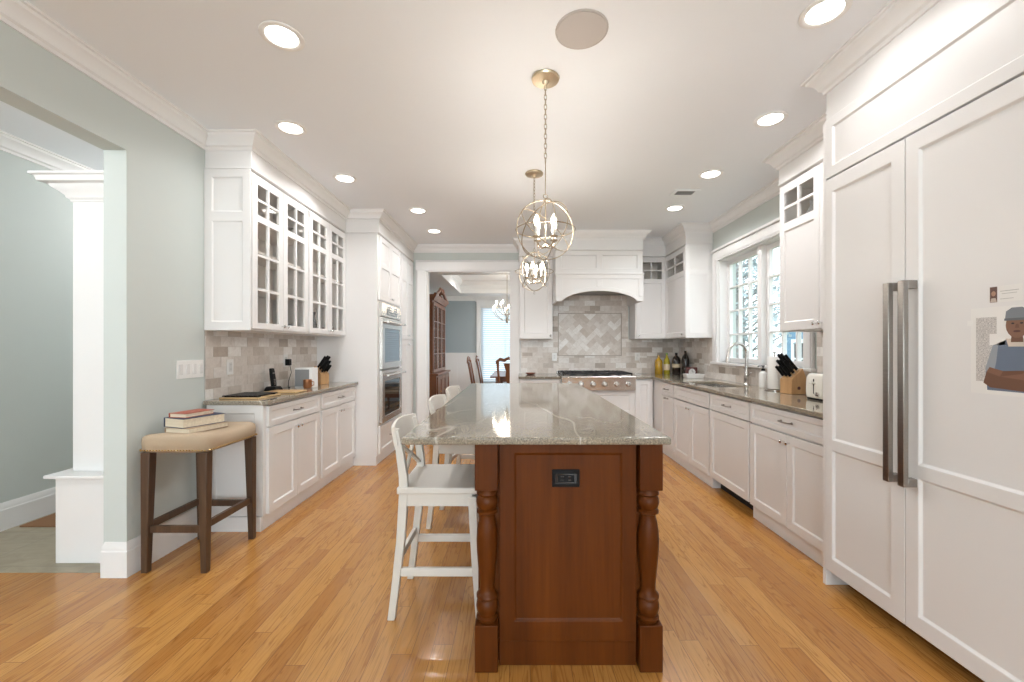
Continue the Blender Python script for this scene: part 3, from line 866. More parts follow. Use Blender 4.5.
for w0, w1 in ((-.024, 0.0),):
    A = [m.v(mpH(u, v, w0)) for u, v in low]; B = [m.v(mpH(u, v, w1)) for u, v in low]
    A2 = [m.v(mpH(u, v, w0)) for u, v in top]; B2 = [m.v(mpH(u, v, w1)) for u, v in top]
    for i in range(len(low) - 1):
        m.f([A[i], A[i + 1], A2[i + 1], A2[i]]); m.f([B[i], B[i + 1], B2[i + 1], B2[i]]); m.f([A[i], A[i + 1], B[i + 1], B[i]]); m.f([A2[i], A2[i + 1], B2[i + 1], B2[i]])
    m.f([A[0], A2[0], B2[0], B[0]]); m.f([A[-1], A2[-1], B2[-1], B[-1]])
obj('arched_front', m, 'white_paint', t, bevel=.002)
# raised frame on the arched front: stiles, centre post, top rail and an arched bottom rail
m = MB()
for a, b in ((HX0, HX0 + .06), (c - .035, c + .035), (HX1 - .06, HX1)):
    lo = za if a != c - .035 else 2.080
    if lo == za: lo = za + .064
    m.box(a, b, lo, zm - .051, .001, .011, mpH)
m.box(HX0, HX1, zm - .05, zm - .001, .001, .011, mpH)
L = []
for k in range(25):
    u, v = arch[2 + k]
    L.append([mpH(u, v + .001, .001), mpH(u, v + .001, .011), mpH(u, v + .05, .011), mpH(u, v + .05, .001)])
m.loft(L)
obj('front_frame', m, 'white_paint', t, bevel=.0012)
for x0, x1 in ((HX0, HX0 + .02), (HX1 - .02, HX1)):
    obj('side_panel', MB().box(x0, x1, YHD + .025, YB - .012, za, zm - .001), 'white_paint', t, bevel=.0015)
obj('underside', MB().box(HX0 + .02, HX1 - .02, YHD + .03, YB - .012, 2.06, 2.08), 'dark_steel', t)

# rangetop
t = thing('rangetop', 'stainless steel gas rangetop with black grates and round knobs', 'stove', ((RX0 + RX1) / 2, YBB + .3, .735))
y0 = YBB - .055
obj('body', MB().box(RX0 + .003, RX1 - .003, y0 + .02, YB - .02, .738, .925), 'steel', t, bevel=.003)
fp = obj('control_panel', MB().prism([(y0 - .002, .742), (y0 + .03, .742), (y0 + .03, .93), (y0 - .012, .93), (y0 - .024, .915), (y0 - .020, .895)], lambda u, v, w: (w, u, v), RX0 + .001, RX1 - .001), 'steel', t, bevel=.002)
for k in range(6):
    x = RX0 + .10 + k * (RX1 - RX0 - .20) / 5
    mk = lambda a, b, z, x=x: (x + a, y0 - .010 - z, .825 + b)
    kb = obj('knob', MB().lathe([(.030, 0), (.030, .006), (.024, .008), (.023, .040), (.020, .044), (0, .045)], (0, 0, 0), 20, mk), 'steel', t)
    obj('bezel', MB().lathe([(.036, 0), (.036, .004), (.031, .006), (.031, 0)], (0, 0, 0), 20, mk), 'dark_steel', kb)
for k in range(3):
    gx0 = RX0 + .02 + k * (RX1 - RX0 - .04) / 3; gx1 = gx0 + (RX1 - RX0 - .04) / 3 - .006
    m = MB()
    gy0, gy1 = y0 + .05, YB - .08
    for a, b, cc_, d in ((gx0, gx1, gy0, gy0 + .016), (gx0, gx1, gy1 - .016, gy1), (gx0, gx0 + .016, gy0, gy1), (gx1 - .016, gx1, gy0, gy1), (gx0, gx1, (gy0 + gy1) / 2 - .008, (gy0 + gy1) / 2 + .008)):
        m.box(a, b, cc_, d, .945, .965)
    for q in range(4):
        xx = gx0 + (q + 1) * (gx1 - gx0) / 5
        m.box(xx - .006, xx + .006, gy0, gy1, .952, .970)
    for a in (gx0, gx1 - .016):
        for b in (gy0, gy1 - .016): m.box(a, a + .016, b, b + .016, .925, .945)
    obj('grate', m, 'black_iron', t, bevel=.002)
    for by in (gy0 + .14, gy1 - .14):
        obj('burner', MB().lathe([(.05, 0), (.05, .008), (.032, .010), (.032, .018), (0, .020)], ((gx0 + gx1) / 2, by, .925), 18), 'black_iron', t)
obj('back_guard', MB().box(RX0 + .003, RX1 - .003, YB - .045, YB - .018, .925, .955), 'steel', t, bevel=.003)

# ---- right run
mpR = face_nx(XBR + .02)
dR = XR - XBR - .02 - .012
YD0, YD1, YS1, YC = 3.205, 3.866, 4.75, 5.35
def lay_sink(t):
    a, b = YD1 + .012, YS1 - .012; c = (a + b) / 2
    drawer(mpR, a, b, ZD + .004, .876, t, False)
    door(mpR, a, c, ZB0 + .006, ZD - .004, t, (c - .030, ZD - .055)); door(mpR, c, b, ZB0 + .006, ZD - .004, t, (c + .030, ZD - .055))
def lay_narrow(t):
    a, b = YS1 + .012, 5.17
    drawer(mpR, a, b, ZD + .004, .876, t, True); d = door(mpR, a, b, ZB0 + .006, ZD - .004, t)
    pull(mpR, (a + b) / 2, ZD - .03, d, .09)
base_unit('white base cabinet under the toaster, drawer over two doors', mpR, YR0 + .003, YD0 - .001, dR, lay_two_doors(mpR, YR0 + .003, YD0, f=.010))
base_unit('white sink base cabinet with two doors and a plain false front', mpR, YD1 + .001, YS1 - .001, dR, lay_sink, top=.70)
base_unit('narrow white drawer-and-door base cabinet at the inside corner near the oil bottles', mpR, YS1, 5.90, dR, lay_narrow)
t = thing('dishwasher', 'white panelled dishwasher between the sink cabinet and toaster cabinet', 'dishwasher', (XBR + .3, (YD0 + YD1) / 2, 0))
obj('body', MB().box(YD0 + .002, YD1 - .002, .105, ZT - WT - .002, -dR, 0, mpR), 'dark_steel', t)
dd = drawer(mpR, YD0 + .006, YD1 - .006, ZD + .004, .876, t, True)
dd.name = 'top_panel'
d = obj('door_panel', shaker(mpR, YD0 + .008, YD1 - .008, ZB0 + .012, ZD - .004), 'white_paint', t, bevel=.0012)
obj('toe_kick', MB().box(YD0 + .002, YD1 - .002, 0, .10, -dR, -.085, mpR), 'black_plastic', t)

SX0, SX1, SY0, SY1 = 1.87, 2.22, 3.95, 4.69
slab('granite_countertop', 'long granite countertop with the sink, turning the corner below the window', [XBR - .03, SX0, SX1, XR - .010, RX1 + .002], [YR0 + .004, SY0, SY1, YBB - .03, YB - .010],
     lambda u, v: (u > XBR - .03 or v > YBB - .03) and not (SX0 < u < SX1 and SY0 < v < SY1), ZT - WT, ZT)
slab('granite_countertop', 'small granite countertop between the dining doorway and the rangetop', [0.02, RX0 - .002], [YBB - .03, YB - .010], lambda u, v: True, ZT - WT, ZT)

# sink
m = MB()
def basin(m, x0, x1, y0, y1, zt, zb, t=.006):
    o = [(x0, y0), (x1, y0), (x1, y1), (x0, y1)]; i = [(x0 + t, y0 + t), (x1 - t, y0 + t), (x1 - t, y1 - t), (x0 + t, y1 - t)]
    r = .02
    b = [(x0 + t + r, y0 + t + r), (x1 - t - r, y0 + t + r), (x1 - t - r, y1 - t - r), (x0 + t + r, y1 - t - r)]
    rows = [[(x, y, zb - t) for x, y in o], [(x, y, zt) for x, y in o], [(x, y, zt) for x, y in i], [(x, y, zb + r) for x, y in i], [(x, y, zb) for x, y in b]]
    m.loft(rows)
basin(m, SX0 - .012, SX1 + .012, SY0 - .012, SY1 + .012, ZT - WT - .002, .715)
t = thing('sink', 'stainless undermount sink let into the granite below the window', 'sink', ((SX0 + SX1) / 2, (SY0 + SY1) / 2, .70))
obj('basin', m, 'steel', t, bevel=.004)
obj('drain', MB().lathe([(.045, 0), (.045, .004), (.03, .005), (.02, .002), (0, .002)], ((SX0 + SX1) / 2 + .05, (SY0 + SY1) / 2, .7155), 20), 'chrome', t)

# faucet
fx, fy = 2.295, 4.20
t = thing('faucet', 'tall gooseneck pull-down faucet behind the sink', 'faucet', (fx, fy, ZT))
obj('base', MB().lathe([(.030, 0), (.030, .006), (.022, .014), (.019, .05), (.021, .055), (.021, .13), (.017, .14), (.0, .141)], (fx, fy, ZT + .001), 20), 'steel', t)
pts = [(fx, fy, ZT + .13), (fx, fy, ZT + .33)]
for k in range(1, 13):
    a = math.pi * k / 13
    pts.append((fx - .09 + .09 * math.cos(a), fy - .01 * k / 13, ZT + .33 + .085 * math.sin(a)))
pts += [(fx - .184, fy - .012, ZT + .30)]
obj('spout', MB().tube(pts, .0145, 12), 'steel', t)
obj('spray_head', MB().cyl((fx - .182, fy - .012, ZT + .315), (fx - .196, fy - .014, ZT + .225), .016, .021, 14), 'steel', t)
obj('lever', MB().tube([(fx, fy, ZT + .085), (fx - .005, fy - .05, ZT + .10), (fx - .01, fy - .10, ZT + .13)], [.012, .008, .006], 10), 'steel', t)

# ---- refrigerator and its surround
YF0, YF1, YFS = 1.245, 2.285, 1.817
t = thing('refrigerator_surround', 'white panel frame around the tall built-in refrigerator', 'cabinet panel', (2.0, 1.8, 0))
obj('side_panel', MB().box(XFR - .018, XR - .004, YF1 + .002, YR0, 0.0, 2.517), 'white_paint', t, bevel=.002)
obj('side_panel', MB().box(XFR - .018, XR - .004, 1.22, YF0 - .002, 0.0, 2.517), 'white_paint', t, bevel=.002)
mpF = face_nx(XFR)
obj('top_panel', shaker(mpF, YF0, YF1, 2.208, 2.515, th=.02, panels=[(YF0 + .05, YF1 - .045, 2.262, 2.475)]), 'white_paint', t, bevel=.0015)
t = thing('refrigerator', 'built-in refrigerator behind two tall white panelled doors', 'refrigerator', (2.0, 1.8, 0))
obj('body', MB().box(XFR + .002, XR - .01, YF0 + .003, YF1 - .003, .10, 2.195), 'white_paint', t)
obj('toe_grille', MB().box(XFR + .11, XR - .02, YF0 + .003, YF1 - .003, 0.0, .098), 'shadow_black', t)
for a, b, hu in ((YFS, YF1, YFS + .028), (YF0, YFS, YFS - .044)):
    d = obj('door', shaker(mpF, a + .002, b - .002, .092, 2.197, panels=[(a + .068, b - .048 if b == YF1 else b - .06, .165, .745), (a + .068, b - .048 if b == YF1 else b - .06, .80, 2.125)], th=.022, rec=.011, bead=.010), 'white_paint', t, bevel=.002)
    m = MB()
    m.box(hu - .015, hu + .015, .705, 1.575, .060, .082, mpF)
    for z in (.705, 1.54): m.box(hu - .015, hu + .015, z, z + .035, .022, .062, mpF)
    obj('handle', m, 'handle_nickel', d, bevel=.003)

# papers taped to the refrigerator door (flat prints)
mpP = lambda u, v, w: (XFR - .0112 - .0006 - w, 1.562 - u, v)
def printed(name, shapes, parent, w):
    m = MB(); lay = m.bm.loops.layers.float_color.new('ink')
    for k, (pts, c) in enumerate(shapes):
        f = m.poly([mpP(u, v, w + k * .00006) for u, v in pts])
        if f:
            for l in f.loops: l[lay] = (*c, 1)
    return obj(name, m, 'printed', parent, recalc=False, smooth=False)
def sheet(u0, u1, v0, v1, w=.0, th=.0004): return MB().box(u0, u1, v0, v1, w, w + th, mpP)
def ell(cu, cv, ru, rv, n=18, a0=0, a1=360): return [(cu + ru * math.cos(R(a0 + (a1 - a0) * k / n)), cv + rv * math.sin(R(a0 + (a1 - a0) * k / n))) for k in range(n + (0 if a1 - a0 == 360 else 1))]
t = thing('newspaper_clipping', 'large taped newspaper page with a photo of a person in a cap, arms crossed', 'clipping', mpP(.15, 1.12, 0))
obj('page', sheet(0.0, .25, 1.125, 1.435), 'paper', t)
obj('text_column', sheet(.018, .084, 1.17, 1.40, .0005, .0001), 'newsprint', t)
obj('caption_box', sheet(.062, .112, 1.300, 1.340, .0007, .0001), 'paper', t)
obj('adhesive_tape', sheet(-.012, .008, 1.372, 1.392, .0005, .0002), 'white_plastic', t)
skin, skin2, cap, shirt, shirt2, strap = (.16, .075, .045), (.22, .11, .07), (.20, .22, .25), (.14, .18, .25), (.30, .33, .37), (.62, .54, .46)
shapes = [
    ([(.100, 1.14), (.275, 1.14), (.285, 1.24), (.262, 1.30), (.222, 1.318), (.158, 1.318), (.118, 1.30), (.094, 1.22)], shirt),
    ([(.100, 1.19), (.094, 1.22), (.118, 1.30), (.135, 1.305), (.128, 1.24), (.118, 1.19)], shirt2),
    ([(.285, 1.24), (.262, 1.30), (.248, 1.30), (.256, 1.23)], shirt2),
    ([(.165, 1.295), (.215, 1.295), (.222, 1.322), (.158, 1.322)], strap),
    ([(.172, 1.31), (.208, 1.31), (.205, 1.345), (.175, 1.345)], skin),
    (ell(.190, 1.368, .033, .044), skin2),
    ([(.155, 1.388), (.225, 1.388), (.222, 1.416), (.205, 1.428), (.175, 1.428), (.158, 1.416)], cap),
    ([(.153, 1.384), (.227, 1.384), (.227, 1.392), (.153, 1.392)], (.12, .13, .15)),
    (ell(.178, 1.374, .005, .003, 8), (.03, .02, .02)), (ell(.203, 1.374, .005, .003, 8), (.03, .02, .02)),
    ([(.187, 1.372), (.194, 1.372), (.197, 1.358), (.184, 1.358)], skin),
    (ell(.190, 1.347, .011, .004, 10), (.10, .04, .035)),
    ([(.088, 1.165), (.110, 1.150), (.285, 1.140), (.292, 1.165), (.250, 1.195), (.140, 1.190), (.098, 1.205)], skin),
    ([(.098, 1.205), (.140, 1.190), (.250, 1.178), (.262, 1.192), (.215, 1.215), (.150, 1.210), (.108, 1.222)], skin2),
    ([(.140, 1.19), (.150, 1.21), (.215, 1.215), (.205, 1.203)], skin),
]
shapes = [([(u - .045, v) for u, v in pts], c) for pts, c in shapes]
printed('printed_photo', shapes, t, .0008)
t = thing('business_card', 'small card with a photo strip taped above the newspaper page', 'card', mpP(.12, 1.44, 0))
obj('card', sheet(.062, .160, 1.450, 1.507), 'paper', t)
printed('printed_photo', [([(.063, 1.451), (.086, 1.451), (.086, 1.506), (.063, 1.506)], (.12, .06, .045)), (ell(.0745, 1.482, .007, .009), (.40, .22, .15)), ([(.064, 1.452), (.085, 1.452), (.081, 1.466), (.068, 1.466)], (.55, .46, .40)),
          ([(.095, 1.487), (.150, 1.487), (.150, 1.489), (.095, 1.489)], (.45, .43, .42)), ([(.100, 1.478), (.145, 1.478), (.145, 1.480), (.100, 1.480)], (.5, .48, .47)), ([(.095, 1.460), (.135, 1.460), (.135, 1.462), (.095, 1.462)], (.5, .48, .47))], t, .0006)

# ------------------------------------------------------------------ island
IX0, IX1, IY0, IY1 = -.168, .580, 1.667, 4.05
t = thing('kitchen_island', 'cherry wood kitchen island with turned corner posts', 'kitchen island', ((IX0 + IX1) / 2, (IY0 + IY1) / 2, 0))
LW = .092
obj('body', MB().box(IX0 + .02, IX1 - .02, IY0 + .06, IY1 - .06, .10, .912), 'cherry', t, bevel=.002)
obj('plinth', MB().box(IX0 + .04, IX1 - .04, IY0 + .07, IY1 - .07, 0, .10), 'cherry', t)
mpI = face_ny(IY0 + .06)
obj('end_panel', shaker(mpI, IX0 + LW + .006, IX1 - LW - .006, .105, .908, panels=[(IX0 + LW + .065, IX1 - LW - .062, .185, .865)], th=.030, bead=.008, rec=.007), 'cherry', t, bevel=.002)
obj('end_plinth', MB().box(IX0 + LW + .004, IX1 - LW - .004, IY0 + .040, IY0 + .062, 0, .104), 'cherry', t, bevel=.002)
for s, mp in ((0, face_nx(IX0 + .02)), (1, face_px(IX1 - .02))):
    n = 4; w = (IY1 - IY0 - 2 * LW - .04) / n
    for k in range(n):
        u0 = IY0 + LW + .02 + k * w
        obj('side_panel', shaker(mp, u0 + .004, u0 + w - .004, .11, .90, th=.016), 'cherry', t, bevel=.0015)
prof = [(.036, .184), (.036, .190), (.043, .196), (.043, .204), (.034, .210), (.034, .216), (.041, .224), (.0445, .245), (.041, .268), (.034, .276), (.043, .282), (.043, .292), (.036, .298),
        (.030, .312), (.030, .335), (.033, .37), (.038, .42), (.042, .47), (.043, .515), (.041, .555), (.036, .585), (.031, .605), (.031, .618), (.042, .624), (.042, .634), (.034, .640),
        (.040, .648), (.0445, .668), (.040, .688), (.034, .694), (.043, .700), (.043, .710), (.036, .716), (.036, .724)]
def post(x, y):
    p = obj('post', MB().lathe(prof, (x, y, 0), 32), 'cherry', t, angle=50)
    obj('post_foot', MB().leg([(x, y, 0, LW / 2, LW / 2), (x, y, .186, LW / 2, LW / 2)]), 'cherry', p, bevel=.003)
    obj('post_block', MB().leg([(x, y, .722, LW / 2, LW / 2), (x, y, .912, LW / 2, LW / 2)]), 'cherry', p, bevel=.003)
for x in (IX0 + LW / 2, IX1 - LW / 2):
    for y in (IY0 + LW / 2, IY1 - LW / 2): post(x, y)
ox0, ox1, oz0, oz1 = .142, .254, .726, .798
mpO = face_ny(IY0 + .040)
o = obj('outlet', MB().box(ox0, ox1, oz0, oz1, .0, .007, mpO), 'black_plastic', t, bevel=.003)
obj('socket', MB().grid(mpO, [ox0 + .012, ox0 + .022, ox1 - .022, ox1 - .012], [oz0 + .016, oz0 + .022, oz1 - .022, oz1 - .016], .007, .010, lambda u, v: 'h' if ox0 + .022 < u < ox1 - .022 and oz0 + .022 < v < oz1 - .022 else 's'), 'black_gloss', o)
m = MB()
for u in (ox0 + .035, ox1 - .047):
    for dz in (.028, .042): m.box(u, u + .012, oz0 + dz, oz0 + dz + .004, .007, .009, mpO)
obj('slots', m, 'black_gloss', o)
ITZ = .942
tag(obj('island_countertop', MB().box(-.452, .602, 1.632, 4.15, ITZ - .030, ITZ), 'granite', bevel=.008, segs=3), 'big pale-veined granite slab on top of the island', 'countertop')

# ------------------------------------------------------------------ white bar chairs
def make_bar_chair():
    t = thing('bar_chair', 'white wooden bar chair tucked under the near end of the island', 'bar chair', (0, 0, 0), 'white bar chairs along the island')
    M_ = 'stool_white'
    bx = [(-.225, 0.0, .017), (-.206, .15, .018), (-.180, .38, .020), (-.166, .60, .021), (-.168, .68, .020), (-.185, .80, .018), (-.208, .905, .015)]
    for s in (-1, 1):
        obj('back_leg', MB().leg([(x, s * .178, z, h, .016) for x, z, h in bx]), M_, t, bevel=.003)
        obj('front_leg', MB().leg([(.190, s * .180, 0, .013, .013), (.172, s * .180, .30, .017, .016), (.160, s * .180, .585, .020, .018)]), M_, t, bevel=.003)
    # seat, slightly dished
    m = MB(); L = []
    for i in range(9):
        x = -.195 + i * .39 / 8
        row = []
        for j in range(9):
            y = -.205 + j * .41 / 8
            row.append((x, y, .632 - .010 * math.cos(math.pi * (j - 4) / 8) * math.sin(math.pi * (i + 1) / 10)))
        L.append(row + [(x, y_, .600) for y_ in (.205, -.205)])
    m.loft(L)
    obj('seat', m, M_, t, bevel=.006)
    for s in (-1, 1): obj('apron', MB().box(-.150, .160, s * .180 - .010, s * .180 + .010, .540, .600), M_, t, bevel=.002)
    obj('apron', MB().box(-.178, -.158, -.165, .165, .540, .600), M_, t, bevel=.002)
    obj('apron', MB().box(.152, .170, -.165, .165, .540, .600), M_, t, bevel=.002)
    for s in (-1, 1): obj('rung', MB().box(-.200, .172, s * .179 - .009, s * .179 + .009, .205, .245), M_, t, bevel=.003)
    obj('rung', MB().box(-.208, -.188, -.168, .168, .255, .290), M_, t, bevel=.003)
    obj('rung', MB().box(.162, .186, -.168, .168, .165, .205), M_, t, bevel=.003)
    # curved top rail
    L = []
    for k in range(15):
        y = -.205 + .41 * k / 14; q = 1 - (y / .205) ** 2
        xb = -.200 - .030 * q; h = .012 * q
        z0, z1 = .828 - .004 * q, .918 + h
        L.append([(xb + .013, y, z0), (xb - .007, y, z0), (xb - .020, y, z1 - .01), (xb - .014, y, z1), (xb - .002, y, z1)])
    obj('top_rail', MB().loft(L), M_, t, bevel=.003)
    for s in (-1, 1):
        m = MB().loft([[(x + a, s * y + b, z + a * .15) for a, b in ((-.009, -.014), (.009, -.014), (.009, .014), (-.009, .014))] for x, y, z in ((-.172, -.165, .655), (-.181, 0, .745), (-.196, .165, .835))])
        obj('cross_brace', m, M_, t, bevel=.002)
    return t
chair = make_bar_chair()
chair.location = (-.372, 2.18, 0)
dup(chair, (-.392, 3.16, 0), R(-5), 'white wooden bar chair in the middle of the row along the island')
dup(chair, (-.394, 3.92, 0), R(-7), 'white wooden bar chair tucked under the far end of the island')

# ------------------------------------------------------------------ linen stool with books
sx, sy = -1.965, 2.632
t = thing('counter_stool', 'backless stool with beige linen cushion and dark wooden legs', 'stool', (sx, sy, 0))
hx, hy = .163, .205
for a in (-1, 1):
    for b in (-1, 1):
        obj('leg', MB().leg([(sx + a * (hx + .008), sy + b * (hy + .008), 0, .017, .017), (sx + a * hx, sy + b * hy, .69, .026, .026)]), 'walnut', t, bevel=.003)
for b in (-1, 1): obj('stretcher', MB().box(sx - hx, sx + hx, sy + b * hy - .011, sy + b * hy + .011, .225, .265), 'walnut', t, bevel=.002)
for a in (-1, 1): obj('stretcher', MB().box(sx + a * hx - .011, sx + a * hx + .011, sy - hy, sy + hy, .245, .285), 'walnut', t, bevel=.002)
def cushion_z(y): return .775 + .022 * (abs(y) / .225) ** 2
m = MB(); n = 24
rows = []
for (inset, dz) in ((.014, -.092), (.002, -.080), (0, -.040), (.004, -.020), (.016, -.006), (.036, 0.0), (.10, .006)):
    ring = []
    for k in range(48):
        a = 2 * math.pi * k / 48
        cx_, cy_ = math.cos(a), math.sin(a)
        p = 13
        r = (abs(cx_) ** p + abs(cy_) ** p) ** (-1 / p)
        ax, ay = .200 - inset, .236 - inset
        x, y = ax * cx_ * r, ay * cy_ * r
        z = (.69 if dz < -.085 else (.700 if dz < -.07 else cushion_z(y) + dz))
        ring.append((sx + x, sy + y, z))
    rows.append(ring)
m.loft(rows)
cu = obj('cushion', m, 'linen', t, angle=80)
m = MB()
for k in range(22):
    for s in (-1, 1): m.ball((sx - .182 + k * .364 / 21, sy + s * .2345, .704), .0062, .8, 6)
for k in range(26):
    for s in (-1, 1): m.ball((sx + s * .1985, sy - .218 + k * .436 / 25, .704), .0062, .8, 6)
obj('nailhead_trim', m, 'brass', cu)

def book(label, loc, rz, w, l, h, cover, pages='page_block'):
    t = thing('book', label, 'book', (0, 0, 0), 'books on the linen stool')
    obj('page_block', MB().box(-w / 2 + .004, w / 2 - .004, -l / 2 + .005, l / 2 - .005, .003, h - .003), pages, t)
    m = MB().box(-w / 2, w / 2, -l / 2, l / 2, 0, .003); m.box(-w / 2, w / 2, -l / 2, l / 2, h - .003, h)
    obj('cover', m, cover, t, bevel=.0008)
    obj('spine', MB().box(-w / 2 - .003, -w / 2 + .001, -l / 2, l / 2, 0, h), cover, t, bevel=.0015)
    t.location = loc; t.rotation_euler = (0, 0, rz)
    return t
bx_, by_ = -1.985, 2.60
bz = .788
book('tan-covered book at the bottom of the stack on the stool', (bx_ + .015, by_ - .005, bz), R(-14), .180, .26, .030, 'book_tan')
book('thick cream-edged book with navy cover in the middle of the stack', (bx_ - .002, by_ - .002, bz + .0305), R(-20), .170, .25, .056, 'book_navy')
book('thin red-covered book on top of the stack', (bx_ - .015, by_ - .012, bz + .087), R(-12), .120, .19, .026, 'book_red')

# ------------------------------------------------------------------ lights
def make_downlight():
    t = thing('recessed_light', '', 'ceiling light', (0, 0, 0), 'recessed ceiling lights')
    obj('trim_ring', MB().lathe([(.098, 0), (.098, -.005), (.090, -.008), (.074, -.006), (.070, -.002), (.070, 0)], (0, 0, 0), 32), 'white_plastic', t)
    obj('lens', MB().lathe([(0, -.001), (.071, -.001), (.068, -.006), (0, -.007)], (0, 0, 0), 32), 'downlight_lens', t)
    return t
dl = make_downlight()
def downlight_lamp(parent, watts):
    d = bpy.data.lights.new('downlight_lamp', 'AREA'); d.shape = 'DISK'; d.size = .13; d.energy = watts; d.color = WARM; d.spread = R(150)
    o = bpy.data.objects.new('downlight_lamp', d); COL.objects.link(o); o.parent = parent; o.location = (0, 0, -.012)
zc = ZC - .0005
spots = [((-1.13, 2.02), 'recessed ceiling light nearest the wide hall opening'), ((-1.54, 2.86), 'recessed ceiling light by the near end of the glass-door cabinets'),
         ((-1.52, 3.71), 'recessed ceiling light by the far end of the glass-door cabinets'), ((-1.08, 4.58), 'recessed ceiling light in front of the double oven'),
         ((-1.06, 5.38), 'recessed ceiling light just before the dining room doorway'), ((1.37, 1.87), 'recessed ceiling light in front of the refrigerator'),
         ((1.66, 2.75), 'recessed ceiling light beside the wall cabinet over the toaster'), ((1.67, 3.62), 'recessed ceiling light between the air vent and toaster-side wall cabinet'),
         ((1.69, 4.50), 'recessed ceiling light on the range side of the air vent')]
first = True
for (x, y), lab in spots:
    if first: o = dl; dl.location = (x, y, zc); dl['label'] = lab; first = False
    else: o = dup(dl, (x, y, zc), 0, lab)
    o['kids'] = 0
downs = [o for o in list(COL.objects) if o.name.startswith('recessed_light')]
for o in downs:
    if 'kids' in o: del o['kids']
    x, y = o.location.x, o.location.y
    downlight_lamp(o, DOWNLIGHT_W * (.42 if x > 1 and y < 2 else .72 if y < 3 else 1.0 if y < 4 else .85 if x < 0 else 1.6))

def hall_fill_globe(x, y, label):  # dome light out of view, added to brighten the hall
    t = thing('hall_fill_light', label, 'ceiling light', (x, y, zc))
    obj('base_plate', MB().lathe([(0, 0), (.15, 0), (.15, -.025), (0, -.026)], (x, y, zc), 28), 'champagne', t)
    obj('globe', MB().lathe([(.14, -.026), (.145, -.06), (.10, -.12), (.04, -.145), (0, -.15)], (x, y, zc), 28), 'downlight_lens', t)
    d = bpy.data.lights.new('hall_fill_lamp', 'POINT'); d.energy = HALL_GLOBE_FILL_W; d.color = WARM; d.shadow_soft_size = .12
    l = bpy.data.objects.new('hall_fill_lamp', d); COL.objects.link(l); l.parent = t; l.location = (0, 0, -.30)
hall_fill_globe(-2.98, 1.1, 'added unseen dome light that brightens the hall before the white column')
hall_fill_globe(-2.98, 4.2, 'added unseen dome light that brightens the hall past the white column')

# in-ceiling speaker and vent
t = thing('ceiling_speaker', 'round flush speaker grille in the ceiling', 'speaker', (.305, 1.98, ZC))
obj('grille', MB().lathe([(0, -.002), (.116, -.002), (.116, -.007), (.10, -.009), (0, -.010)], (.305, 1.98, ZC), 40), 'speaker_mesh', t)
obj('rim', MB().lathe([(.124, 0), (.124, -.005), (.118, -.007), (.116, -.003), (.116, 0)], (.305, 1.98, ZC), 40), 'speaker_mesh', t)
t = thing('air_vent', 'rectangular grey air vent in the ceiling near the window', 'vent', (1.62, 4.05, ZC))
obj('frame', MB().grid(FLAT(ZC), [1.49, 1.53, 1.70, 1.74], [3.97, 4.0, 4.10, 4.13], -.008, -.001, lambda u, v: 'h' if 1.53 < u < 1.70 and 4.0 < v < 4.10 else 's'), 'ceiling_paint', t, bevel=.002)
m = MB()
for k in range(9): m.box(1.53, 1.70, 4.001 + k * .0112, 4.006 + k * .0112, ZC - .007, ZC - .002)
obj('slats', m, 'vent_grey', t)
obj('duct', MB().box(1.53, 1.70, 4.0, 4.10, ZC - .0015, ZC - .0005), 'shadow_black', t)

